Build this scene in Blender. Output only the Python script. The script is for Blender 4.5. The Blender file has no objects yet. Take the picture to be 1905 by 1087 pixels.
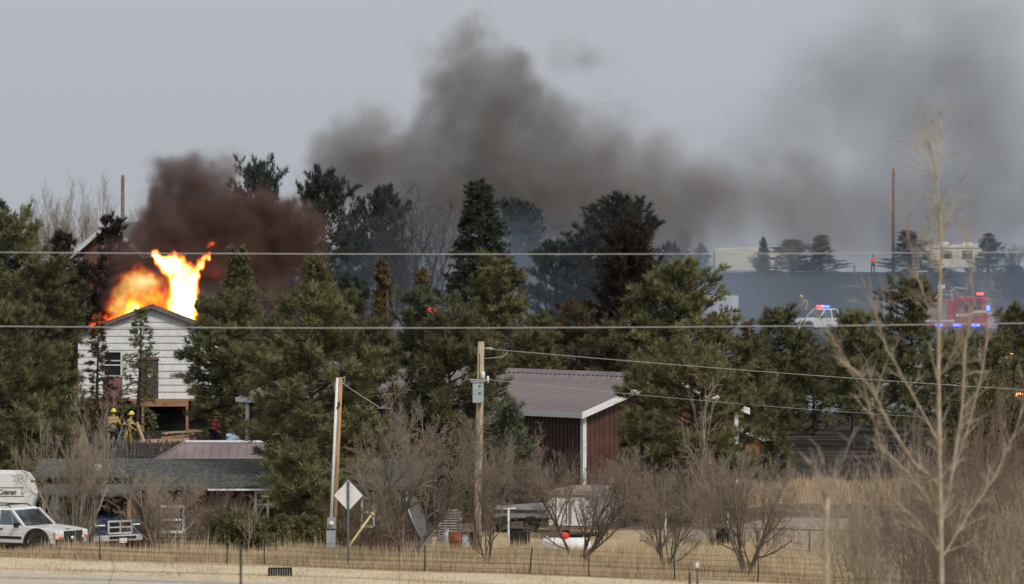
import bpy, bmesh, math, random
import numpy as np
from mathutils import Vector, Matrix, noise as mnoise
R = math.radians
scene = bpy.context.scene
COL = scene.collection
# ---------------------------------------------------------------- camera
FPX = 10583.0            # focal length in photo pixels (200 mm on a 36 mm frame, 1905 px wide)
CAMZ, HY, CX = 11.0, 400.0, 952.5
cam_d = bpy.data.cameras.new('camera')
cam_d.lens = 200; cam_d.sensor_width = 36
cam_d.shift_y = -143.5 / 1905
cam_d.clip_start = 0.5; cam_d.clip_end = 8000
cam_d.dof.use_dof = True; cam_d.dof.focus_distance = 225; cam_d.dof.aperture_fstop = 2.5
cam = bpy.data.objects.new('camera', cam_d); COL.objects.link(cam)
cam.location = (0, 0, CAMZ); cam.rotation_euler = (R(90), 0, 0)
scene.camera = cam
# ---------------------------------------------------------------- world
SUN_EL, SUN_AZ = 44, 145     # azimuth clockwise from +Y (view direction)
world = bpy.data.worlds.new('World'); scene.world = world; world.use_nodes = True
wn = world.node_tree; wn.nodes.clear()
wo = wn.nodes.new('ShaderNodeOutputWorld'); bg = wn.nodes.new('ShaderNodeBackground')
sky = wn.nodes.new('ShaderNodeTexSky'); sky.sky_type = 'NISHITA'; sky.sun_disc = False
sky.sun_elevation = R(SUN_EL); sky.sun_rotation = R(SUN_AZ)
sky.air_density = 1.0; sky.dust_density = 4.0; sky.ozone_density = 2.0
hs = wn.nodes.new('ShaderNodeHueSaturation'); hs.inputs['Saturation'].default_value = 0.25
mx = wn.nodes.new('ShaderNodeMix'); mx.data_type = 'RGBA'; mx.inputs[0].default_value = 0.8
mx.inputs['B'].default_value = (3.66, 3.88, 4.22, 1)      # the even overcast veil
wn.links.new(sky.outputs[0], hs.inputs['Color']); wn.links.new(hs.outputs[0], mx.inputs['A'])
wn.links.new(mx.outputs['Result'], bg.inputs['Color']); wn.links.new(bg.outputs[0], wo.inputs['Surface'])
bg.inputs['Strength'].default_value = 0.1
sd = bpy.data.lights.new('sun', 'SUN'); sd.energy = 1.5; sd.angle = R(12); sd.color = (1, .93, .84)
sun = bpy.data.objects.new('sun', sd); COL.objects.link(sun)
sv = Vector((math.sin(R(SUN_AZ)) * math.cos(R(SUN_EL)), math.cos(R(SUN_AZ)) * math.cos(R(SUN_EL)), math.sin(R(SUN_EL))))
sun.rotation_euler = sv.to_track_quat('Z', 'Y').to_euler()
scene.view_settings.view_transform = 'Standard'; scene.view_settings.look = 'None'
scene.view_settings.exposure = 0.52; scene.view_settings.gamma = 1
cy = scene.cycles
cy.use_denoising = True
cy.max_bounces = 6; cy.diffuse_bounces = 3; cy.glossy_bounces = 2; cy.transmission_bounces = 4
cy.volume_bounces = 1; cy.transparent_max_bounces = 8
cy.volume_step_rate = 2.5; cy.volume_max_steps = 256
cy.sample_clamp_indirect = 4
def P(px, py, D): return Vector(((px - CX) / FPX * D, D, CAMZ - (py - HY) / FPX * D))
def m_per_px(D): return D / FPX
rng = random.Random(7); nrng = np.random.default_rng(7)
# ---------------------------------------------------------------- terrain height
_TP = [(-120, 9.5), (0, 9.3), (30, 7.6), (60, 5.5), (100, 3.5), (130, 1.5), (152, .3), (168, 0), (320, 0), (423, 2.0), (520, 4.0), (580, 5.0), (592, 5.05), (640, 4.4), (900, -3), (4000, -75)]
_TX = np.array([p[0] for p in _TP], float); _TZ = np.array([p[1] for p in _TP], float)
def sstep(a, b, x): t = np.clip((x - a) / (b - a), 0, 1); return t * t * (3 - 2 * t)
def gz(x, y):
    z = np.interp(y, _TX, _TZ)
    dip = sstep(183, 191.5, y) * (1 - sstep(212, 224, y))
    z = z - dip * (.4 + .4 * (1 - sstep(-4, -1, x)))* (1 - sstep(7, 10, x))
    return z + .05 * np.sin(x * .7 + y * .13) * np.sin(y * .31) * sstep(150, 175, y) * .6
def DL(x): return 183 - .5514 * (x + 16.5)             # the line of the far wire fence along the road verge
# ---------------------------------------------------------------- mesh builder and tagging
class MB:
    def __init__(s): s.v, s.f = [], []
    def add(s, vs, fs):
        o = len(s.v); s.v += [tuple(v) for v in vs]; s.f += [tuple(i + o for i in f) for f in fs]; return s
    def hexa(s, p): return s.add(p, [(3, 2, 1, 0), (4, 5, 6, 7), (0, 1, 5, 4), (1, 2, 6, 5), (2, 3, 7, 6), (3, 0, 4, 7)])
    def box(s, c, d, rot=None):
        c = Vector(c); x, y, z = d[0] / 2, d[1] / 2, d[2] / 2
        p = [Vector(q) for q in ((-x, -y, -z), (x, -y, -z), (x, y, -z), (-x, y, -z), (-x, -y, z), (x, -y, z), (x, y, z), (-x, y, z))]
        if rot is not None: p = [rot @ q for q in p]
        return s.hexa([c + q for q in p])
    def bar(s, a, b, w, h=None):
        a, b = Vector(a), Vector(b); d = b - a
        rot = d.to_track_quat('X', 'Z').to_matrix()
        return s.box((a + b) / 2, (d.length, w, h or w), rot)
    def tube(s, pts, rad, n=8, caps=True):
        pts = [Vector(p) for p in pts]; rad = [rad] * len(pts) if isinstance(rad, (int, float)) else rad
        vs, fs = [], []
        up = Vector((.31, .17, .93)).normalized()
        for i, p in enumerate(pts):
            d = (pts[min(i + 1, len(pts) - 1)] - pts[max(i - 1, 0)]).normalized()
            a = d.cross(up)
            a = a.normalized() if a.length > 1e-3 else d.orthogonal().normalized()
            b = d.cross(a)
            for k in range(n):
                t = 2 * math.pi * k / n; vs.append(p + (a * math.cos(t) + b * math.sin(t)) * rad[i])
        for i in range(len(pts) - 1):
            for k in range(n): fs.append((i * n + k, i * n + (k + 1) % n, (i + 1) * n + (k + 1) % n, (i + 1) * n + k))
        if caps: fs += [tuple(range(n))[::-1], tuple(range((len(pts) - 1) * n, len(pts) * n))]
        return s.add(vs, fs)
    def prism(s, prof, y0, y1, ax='y'):
        n = len(prof)
        def m(a, b, c): return (a, c, b) if ax == 'y' else (c, a, b) if ax == 'x' else (a, b, c)
        vs = [m(a, b, y0) for a, b in prof] + [m(a, b, y1) for a, b in prof]
        fs = [tuple(range(n)), tuple(range(2 * n - 1, n - 1, -1))] + [(i, i + n, (i + 1) % n + n, (i + 1) % n) for i in range(n)]
        return s.add(vs, fs)
    def lathe(s, prof, o=(0, 0, 0), ax='z', n=16):
        o = Vector(o); vs, fs = [], []
        for r, h in prof:
            for k in range(n):
                t = 2 * math.pi * k / n; a, b = r * math.cos(t), r * math.sin(t)
                vs.append(o + Vector({'z': (a, b, h), 'y': (a, h, b), 'x': (h, a, b)}[ax]))
        for i in range(len(prof) - 1):
            for k in range(n): fs.append((i * n + k, i * n + (k + 1) % n, (i + 1) * n + (k + 1) % n, (i + 1) * n + k))
        fs += [tuple(range(n))[::-1], tuple(range((len(prof) - 1) * n, len(prof) * n))]
        return s.add(vs, fs)
    def build(s, name, mat, parent=None, smooth=False, bevel=0, label=None):
        me = bpy.data.meshes.new(name); me.from_pydata(s.v, [], s.f)
        bm = bmesh.new(); bm.from_mesh(me); bmesh.ops.recalc_face_normals(bm, faces=bm.faces); bm.to_mesh(me); bm.free()
        me.materials.append(mat)
        if smooth: me.polygons.foreach_set('use_smooth', [True] * len(me.polygons))
        o = bpy.data.objects.new(name, me); COL.objects.link(o); o.parent = parent
        if bevel:
            b = o.modifiers.new('bevel', 'BEVEL'); b.width = bevel; b.segments = 2; b.limit_method = 'ANGLE'; b.angle_limit = R(40)
        if label: o['label'] = label
        return o
def tag(o, label=None, cat=None, group=None, kind=None):
    for k, v in (('label', label), ('category', cat), ('group', group), ('kind', kind)):
        if v: o[k] = v
    return o
def thing(name, label, cat, loc=(0, 0, 0), rz=0, group=None, kind=None):
    o = bpy.data.objects.new(name, None); COL.objects.link(o); o.empty_display_size = .2
    o.location = loc; o.rotation_euler = (0, 0, rz)
    return tag(o, label, cat, group, kind)
def box(name, c, d, mat, parent=None, rot=None, bevel=0, label=None): return MB().box(c, d, rot).build(name, mat, parent, False, bevel, label)
def copy_tree(o, parent=None):
    c = o.copy(); COL.objects.link(c); c.parent = parent
    for ch in list(o.children): copy_tree(ch, c)
    return c
def np_mesh(name, verts, tris, mat, parent=None, tint=None):
    me = bpy.data.meshes.new(name); n, f = len(verts), len(tris); k = tris.shape[1]
    me.vertices.add(n); me.vertices.foreach_set('co', np.ascontiguousarray(verts, np.float32).ravel())
    me.loops.add(f * k); me.loops.foreach_set('vertex_index', np.ascontiguousarray(tris, np.int32).ravel())
    me.polygons.add(f); me.polygons.foreach_set('loop_start', np.arange(0, f * k, k, dtype=np.int32))
    me.polygons.foreach_set('loop_total', np.full(f, k, np.int32))
    if tint is not None:
        at = me.attributes.new('tint', 'FLOAT', 'POINT'); at.data.foreach_set('value', np.ascontiguousarray(tint, np.float32))
    me.update(calc_edges=True); me.materials.append(mat)
    o = bpy.data.objects.new(name, me); COL.objects.link(o); o.parent = parent
    return o
# ---------------------------------------------------------------- materials
def mat(name, col, rough=.7, var=.15, scale=3.0, bump=0.0, metal=0.0, stretch=(1, 1, 1), col2=None, spec=.3, coat=0.0, dirt=0.0):
    m = bpy.data.materials.new(name); m.use_nodes = True; nt = m.node_tree; b = nt.nodes['Principled BSDF']
    b.inputs['Roughness'].default_value = rough; b.inputs['Metallic'].default_value = metal
    b.inputs['Specular IOR Level'].default_value = spec; b.inputs['Coat Weight'].default_value = coat
    tc = nt.nodes.new('ShaderNodeTexCoord'); mp = nt.nodes.new('ShaderNodeMapping'); mp.inputs['Scale'].default_value = stretch
    nz = nt.nodes.new('ShaderNodeTexNoise'); nz.inputs['Scale'].default_value = scale; nz.inputs['Detail'].default_value = 6; nz.inputs['Roughness'].default_value = .62
    nt.links.new(tc.outputs['Object'], mp.inputs[0]); nt.links.new(mp.outputs[0], nz.inputs['Vector'])
    c2 = col2 or tuple(max(0, c * (1 - 2.2 * var)) for c in col)
    c1 = tuple(min(1, c * (1 + var)) for c in col)
    r = nt.nodes.new('ShaderNodeValToRGB'); e = r.color_ramp.elements
    e[0].position = .3; e[0].color = (*c2, 1); e[1].position = .66; e[1].color = (*c1, 1)
    nt.links.new(nz.outputs[0], r.inputs[0])
    src = r.outputs[0]
    if dirt:
        n2 = nt.nodes.new('ShaderNodeTexNoise'); n2.inputs['Scale'].default_value = scale * 5; n2.inputs['Detail'].default_value = 4
        nt.links.new(tc.outputs['Object'], n2.inputs['Vector'])
        mr = nt.nodes.new('ShaderNodeMapRange'); mr.inputs['From Min'].default_value = .5; mr.inputs['From Max'].default_value = .75; mr.inputs['To Max'].default_value = dirt
        nt.links.new(n2.outputs[0], mr.inputs['Value'])
        mx = nt.nodes.new('ShaderNodeMix'); mx.data_type = 'RGBA'; mx.inputs['B'].default_value = (.12, .085, .055, 1)
        nt.links.new(mr.outputs[0], mx.inputs[0]); nt.links.new(src, mx.inputs['A']); src = mx.outputs['Result']
    nt.links.new(src, b.inputs['Base Color'])
    if bump:
        bp = nt.nodes.new('ShaderNodeBump'); bp.inputs['Strength'].default_value = bump; bp.inputs['Distance'].default_value = .02
        nt.links.new(nz.outputs[0], bp.inputs['Height']); nt.links.new(bp.outputs[0], b.inputs['Normal'])
    return m
def leaf_mat(name, dark, light, brown, share=.12, trans=.25):
    m = bpy.data.materials.new(name); m.use_nodes = True; nt = m.node_tree; b = nt.nodes['Principled BSDF']
    b.inputs['Roughness'].default_value = .6; b.inputs['Specular IOR Level'].default_value = .25
    a = nt.nodes.new('ShaderNodeAttribute'); a.attribute_name = 'tint'
    r = nt.nodes.new('ShaderNodeValToRGB'); e = r.color_ramp.elements
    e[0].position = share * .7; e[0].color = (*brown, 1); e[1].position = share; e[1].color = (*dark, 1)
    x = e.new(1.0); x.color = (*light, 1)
    oi = nt.nodes.new('ShaderNodeObjectInfo'); hv = nt.nodes.new('ShaderNodeHueSaturation')
    mr = nt.nodes.new('ShaderNodeMapRange'); mr.inputs['To Min'].default_value = .8; mr.inputs['To Max'].default_value = 1.2
    mh = nt.nodes.new('ShaderNodeMapRange'); mh.inputs['To Min'].default_value = .482; mh.inputs['To Max'].default_value = .512
    nt.links.new(oi.outputs['Random'], mr.inputs['Value']); nt.links.new(mr.outputs[0], hv.inputs['Value'])
    nt.links.new(oi.outputs['Random'], mh.inputs['Value']); nt.links.new(mh.outputs[0], hv.inputs['Hue'])
    nt.links.new(a.outputs['Fac'], r.inputs[0]); nt.links.new(r.outputs[0], hv.inputs['Color']); nt.links.new(hv.outputs[0], b.inputs['Base Color'])
    tr = nt.nodes.new('ShaderNodeBsdfTranslucent'); nt.links.new(hv.outputs[0], tr.inputs['Color'])
    ms = nt.nodes.new('ShaderNodeMixShader'); ms.inputs[0].default_value = trans
    nt.links.new(b.outputs[0], ms.inputs[1]); nt.links.new(tr.outputs[0], ms.inputs[2])
    nt.links.new(ms.outputs[0], nt.nodes['Material Output'].inputs['Surface'])
    return m
def glow(name, col, s):
    m = bpy.data.materials.new(name); m.use_nodes = True; nt = m.node_tree; b = nt.nodes['Principled BSDF']
    b.inputs['Base Color'].default_value = (*col, 1); b.inputs['Emission Color'].default_value = (*col, 1); b.inputs['Emission Strength'].default_value = s
    return m
def glass_mat(name, tint=(.38, .46, .46), mixv=.22):
    m = bpy.data.materials.new(name); m.use_nodes = True; nt = m.node_tree; nt.nodes.clear()
    o = nt.nodes.new('ShaderNodeOutputMaterial'); t = nt.nodes.new('ShaderNodeBsdfTransparent'); t.inputs[0].default_value = (*tint, 1)
    g = nt.nodes.new('ShaderNodeBsdfGlossy'); g.inputs['Roughness'].default_value = .06; g.inputs['Color'].default_value = (.8, .85, .88, 1)
    x = nt.nodes.new('ShaderNodeMixShader'); x.inputs[0].default_value = mixv
    nt.links.new(t.outputs[0], x.inputs[1]); nt.links.new(g.outputs[0], x.inputs[2]); nt.links.new(x.outputs[0], o.inputs[0])
    return m
M = dict(
    white=mat('white_paint', (.72, .73, .72), .55, .06, 2, dirt=.15), jeep=mat('white_car_paint', (.74, .75, .76), .28, .03, 1.5, spec=.5, coat=.4, dirt=.12),
    black=mat('black_plastic', (.018, .018, .019), .5, .2), rubber=mat('rubber', (.022, .021, .02), .85, .2), farpole=mat('far_pole_wood', (.19, .135, .11), .9, .2, 3), chrome=mat('chrome', (.72, .73, .74), .22, .08, 4, metal=.5),
    steel=mat('galvanised_steel', (.36, .39, .41), .45, .1, 6, metal=.4), grey=mat('grey_box_paint', (.36, .41, .42), .5, .08, 4, dirt=.2),
    wood=mat('pole_wood', (.42, .33, .23), .85, .2, 5, .5, stretch=(6, 6, .5)), oldwood=mat('pole_wood_red', (.43, .27, .15), .85, .2, 5, .5, stretch=(6, 6, .5)),
    pole_split=None, grass_b=None,
    barn=mat('barn_brown_metal', (.082, .050, .042), .5, .2, 1.2, dirt=.25), barnend=mat('barn_end_metal', (.098, .048, .037), .5, .2, 1.2, dirt=.25),
    barnroof=mat('barn_roof_metal', (.185, .142, .150), .42, .2, .5, spec=.4, dirt=.3), mauve=mat('mauve_roof_metal', (.225, .172, .172), .5, .15, .6, dirt=.2),
    trim=mat('white_trim', (.74, .74, .75), .5, .05, 2, dirt=.12), shingle=mat('grey_shingles', (.085, .087, .08), .9, .3, 6, .6, col2=(.035, .037, .036), stretch=(1, .5, 1)),
    logwall=mat('dark_brown_boards', (.062, .036, .029), .75, .25, 2, .3, stretch=(.6, 1, 6)), siding=mat('white_siding', (.7, .7, .69), .6, .07, 1.6, dirt=.3),
    deckwood=mat('deck_wood', (.36, .20, .11), .8, .2, 4, .3), lumber=mat('fresh_lumber', (.5, .35, .21), .8, .15, 4, .2), paling=mat('weathered_paling', (.30, .27, .235), .9, .25, 5, .4, stretch=(3, 3, .4)),
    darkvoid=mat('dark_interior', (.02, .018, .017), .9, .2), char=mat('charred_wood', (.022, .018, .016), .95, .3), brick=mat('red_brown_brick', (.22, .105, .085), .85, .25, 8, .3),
    slate=mat('dark_grey_shingles', (.11, .115, .12), .9, .2, 8, .3), rust=mat('rusty_steel', (.20, .065, .035), .9, .3, 5, .4), red=mat('fire_engine_red', (.50, .022, .045), .35, .1, 2, spec=.5),
    reddome=mat('red_plastic', (.62, .035, .04), .4, .08), blue=mat('dark_blue_car_paint', (.012, .032, .055), .28, .1, 2, spec=.5, coat=.5), yellow=mat('yellow_plastic', (.72, .60, .26), .55, .08),
    ffcoat=mat('turnout_coat_yellow', (.50, .32, .05), .8, .3, 8), tancoat=mat('turnout_coat_tan', (.45, .30, .12), .8, .2, 8), helmet=mat('yellow_helmet', (.80, .72, .08), .4, .05), navy=mat('navy_cloth', (.03, .035, .05), .9, .2), vest=mat('orange_red_vest', (.85, .10, .05), .7, .1),
    redcloth=mat('dark_red_cloth', (.35, .05, .05), .8, .2), skin=mat('skin', (.45, .28, .2), .6, .08), hair=mat('dark_hair', (.03, .022, .018), .8, .2), reflective=mat('reflective_tape', (.75, .78, .5), .4, .05),
    cream=mat('cream_paint', (.66, .62, .52), .6, .06, 1), ridgegrey=mat('grey_cloth_tarp', (.25, .36, .48), .6, .15), signback=mat('aluminium_sign', (.66, .68, .69), .45, .05, 3, dirt=.1), post=mat('grey_sign_post', (.10, .11, .12), .6, .15),
    tpost=mat('green_fence_post', (.03, .045, .035), .7, .2), redpost=mat('red_fence_post', (.14, .04, .035), .7, .2), wire=mat('rusty_wire', (.05, .042, .038), .8, .2), cable=mat('aluminium_cable', (.36, .36, .36), .5, .08),
    bark=mat('pine_bark', (.085, .062, .048), .95, .3, 5, .5), greybark=mat('grey_brown_bark', (.155, .125, .10), .9, .25, 5, .3), palebark=mat('pale_tan_bark', (.38, .315, .235), .85, .15, 5, .2), burntbark=mat('scorched_bark', (.035, .028, .024), .95, .3),
    twig=mat('bare_twigs', (.275, .222, .178), .9, .2, 1.5), twig_tan=mat('tan_bare_twigs', (.36, .30, .23), .9, .2, 1.5), twig_red=mat('red_brown_twigs', (.215, .158, .125), .9, .2, 1.5), twig_far=mat('far_bare_twigs', (.30, .24, .16), .9, .2, 1.5), twig_dark=mat('dark_bare_twigs', (.07, .06, .055), .9, .2, 1.5),
    glass=glass_mat('car_glass'), darkglass=mat('dark_window_glass', (.02, .024, .028), .08, .1, 2, spec=.8), amber=mat('amber_lens', (.75, .16, .03), .3, .05), clear=mat('clear_lens', (.8, .8, .78), .15, .05), seat=mat('grey_seat_cloth', (.16, .16, .165), .9, .15),
    l_red=glow('red_lamp', (1, .03, .025), 9), l_blue=glow('blue_lamp', (.015, .05, 1), 14), l_purple=glow('violet_lamp', (.5, .04, 1), 10), l_amber=glow('amber_lamp', (1, .30, .06), 10), l_white=glow('white_lamp', (.9, .95, 1), 6),
)
# ================================================================ the setting: ground, road, driveway
def ground_mat():
    m = bpy.data.materials.new('ground_cover'); m.use_nodes = True; nt = m.node_tree; b = nt.nodes['Principled BSDF']; L = nt.links.new
    b.inputs['Roughness'].default_value = .95; b.inputs['Specular IOR Level'].default_value = .1
    g = nt.nodes.new('ShaderNodeNewGeometry'); sx = nt.nodes.new('ShaderNodeSeparateXYZ'); L(g.outputs['Position'], sx.inputs[0])
    def nz(sc, det=5):
        n = nt.nodes.new('ShaderNodeTexNoise'); n.inputs['Scale'].default_value = sc; n.inputs['Detail'].default_value = det; n.inputs['Roughness'].default_value = .65
        L(g.outputs['Position'], n.inputs['Vector']); return n.outputs[0]
    def nzs():
        mp = nt.nodes.new('ShaderNodeMapping'); mp.inputs['Scale'].default_value = (.12, .55, 1); L(g.outputs['Position'], mp.inputs[0]); n = nt.nodes.new('ShaderNodeTexNoise'); n.inputs['Scale'].default_value = 1.4; n.inputs['Detail'].default_value = 7; n.inputs['Roughness'].default_value = .7; L(mp.outputs[0], n.inputs['Vector']); return n.outputs[0]
    def mth(op, a, bb):
        n = nt.nodes.new('ShaderNodeMath'); n.operation = op
        for i, q in enumerate((a, bb)):
            if isinstance(q, (int, float)): n.inputs[i].default_value = q
            else: L(q, n.inputs[i])
        return n.outputs[0]
    def mixc(f, a, bb):
        n = nt.nodes.new('ShaderNodeMix'); n.data_type = 'RGBA'; L(f, n.inputs[0])
        for k, q in (('A', a), ('B', bb)):
            if isinstance(q, tuple): n.inputs[k].default_value = (*q, 1)
            else: L(q, n.inputs[k])
        return n.outputs['Result']
    def mr(v, a, bb):
        n = nt.nodes.new('ShaderNodeMapRange'); n.inputs['From Min'].default_value = a; n.inputs['From Max'].default_value = bb; L(v, n.inputs['Value']); return n.outputs[0]
    y2 = mth('ADD', sx.outputs[1], mth('MULTIPLY', mth('SUBTRACT', nz(.35), .5), 5))
    tan = mixc(mr(nz(1.3), .35, .65), (.36, .27, .155), (.50, .40, .245))
    verge = mixc(mr(nz(.8), .3, .7), (.56, .46, .30), (.66, .56, .39))
    dirt = mixc(mr(nz(.9), .35, .65), (.10, .072, .055), (.20, .15, .115))
    char = mixc(mr(nzs(), .5, .64), (.022, .020, .019), (.13, .10, .072))
    hill = mixc(mr(nz(.12), .55, .72), (.026, .027, .028), (.06, .052, .042))
    sd_ = mth('ADD', sx.outputs[1], mth('MULTIPLY', sx.outputs[0], .5514))
    col = mixc(mr(mth('ADD', sd_, mth('MULTIPLY', mth('SUBTRACT', nz(1.5), .5), .8)), 173.6, 174.2), verge, tan)
    col = mixc(mr(y2, 205.5, 206.5), col, dirt); col = mixc(mth('MULTIPLY', mr(y2, 215.5, 216.5), mr(sx.outputs[0], 5.5, 6.5)), col, tan)
    col = mixc(mr(y2, 229.5, 231), col, char); col = mixc(mr(y2, 330, 380), col, hill)
    L(col, b.inputs['Base Color'])
    bp = nt.nodes.new('ShaderNodeBump'); bp.inputs['Strength'].default_value = .6; bp.inputs['Distance'].default_value = .08; L(nz(6), bp.inputs['Height']); L(bp.outputs[0], b.inputs['Normal'])
    return m
ys = np.concatenate([np.linspace(-60, 150, 60), np.arange(152, 234, .7), np.linspace(236, 600, 120), np.linspace(610, 4000, 60)])
us = np.concatenate([np.linspace(-1, -.2, 24)[:-1], np.linspace(-.2, .2, 100), np.linspace(.2, 1, 24)[1:]])
gx = us[None, :] * (np.abs(ys)[:, None] * .3 + 110); gy = np.repeat(ys[:, None], len(us), 1)
V = np.stack([gx, gy, gz(gx, gy)], -1).reshape(-1, 3); nu = len(us)
idx = (np.arange(len(ys) - 1)[:, None] * nu + np.arange(nu - 1)[None, :]).ravel()
ground = np_mesh('ground', V, np.stack([idx, idx + 1, idx + nu + 1, idx + nu], 1), ground_mat()); tag(ground, kind='structure')
ground.data.polygons.foreach_set('use_smooth', [True] * len(ground.data.polygons))
def strip(name, xs, ya, yb, material, lift=.012, n=6):
    vs, fs = [], []
    for x in xs:
        for k in range(n + 1):
            y = ya(x) + (yb(x) - ya(x)) * k / n; vs.append((x, y, float(gz(x, y)) + lift))
    for i in range(len(xs) - 1):
        for k in range(n): a = i * (n + 1) + k; fs.append((a, a + n + 1, a + n + 2, a + 1))
    return tag(MB().add(vs, fs).build(name, material, smooth=True), kind='structure')
strip('gravel_road', np.arange(-40, 40, 1.), lambda x: DL(x) - 14.2, lambda x: DL(x) - 7.3 + .15 * math.sin(x * .9), mat('gravel', (.50, .435, .34), .95, .12, 3, .5), n=12)
strip('driveway', np.arange(6, 60, 1.), lambda x: 199.2 + .2 * math.sin(x), lambda x: 206.0 + .3 * math.sin(x * .7), mat('drive_gravel', (.30, .245, .20), .95, .15, 2, .5))

# ================================================================ vegetation generators
def frames(axis):
    axis = axis / np.linalg.norm(axis, axis=1, keepdims=True)
    ref = np.where(np.abs(axis[:, 2:3]) > .9, np.array([[1., 0, 0]]), np.array([[0., 0, 1]]))
    a = np.cross(ref, axis); a /= np.linalg.norm(a, axis=1, keepdims=True); b = np.cross(axis, a)
    return a, b, axis
def tufts(pos, axis, size, tint, rs, nb=11, width=.1, cone=(.25, 1.25)):
    n = len(pos); a, b, c = frames(axis)
    th = rs.uniform(0, 2 * np.pi, (n, nb)); ph = rs.uniform(cone[0], cone[1], (n, nb)); ln = size[:, None] * rs.uniform(.7, 1.15, (n, nb))
    def comb(x, y, z): return x[..., None] * a[:, None] + y[..., None] * b[:, None] + z[..., None] * c[:, None]
    d = comb(np.sin(ph) * np.cos(th), np.sin(ph) * np.sin(th), np.cos(ph))
    side = comb(-np.sin(th), np.cos(th), 0 * th)
    w = (width * ln)[..., None]
    tip = pos[:, None] + d * ln[..., None] + np.array([0, 0, .06]) * ln[..., None]
    low = pos[:, None] + d * ln[..., None] * .22
    V = np.stack([low - side * w * 1.25, low + side * w * 1.25, tip], 2).reshape(-1, 3)
    F = np.arange(len(V)).reshape(-1, 3)
    return V, F, np.repeat(tint, nb * 3)
def limb_tubes(segs, n=4):
    """segs: (k, 8) p0 p1 r0 r1 -> open tubes"""
    s = np.asarray(segs, float); p0, p1, r0, r1 = s[:, :3], s[:, 3:6], s[:, 6], s[:, 7]
    d = p1 - p0; d[np.linalg.norm(d, axis=1) < 1e-6] = (0, 0, 1e-3)
    a, b, _ = frames(d); t = np.arange(n) * 2 * np.pi / n
    ring = np.cos(t)[None, :, None] * a[:, None] + np.sin(t)[None, :, None] * b[:, None]
    V = np.concatenate([p0[:, None] + ring * r0[:, None, None], p1[:, None] + ring * r1[:, None, None]], 1).reshape(-1, 3)
    o = (np.arange(len(s)) * 2 * n)[:, None, None]; k = np.arange(n)
    F = (np.stack([k, (k + 1) % n, (k + 1) % n + n, k + n], 1)[None] + o).reshape(-1, 4)
    return V, F
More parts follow.
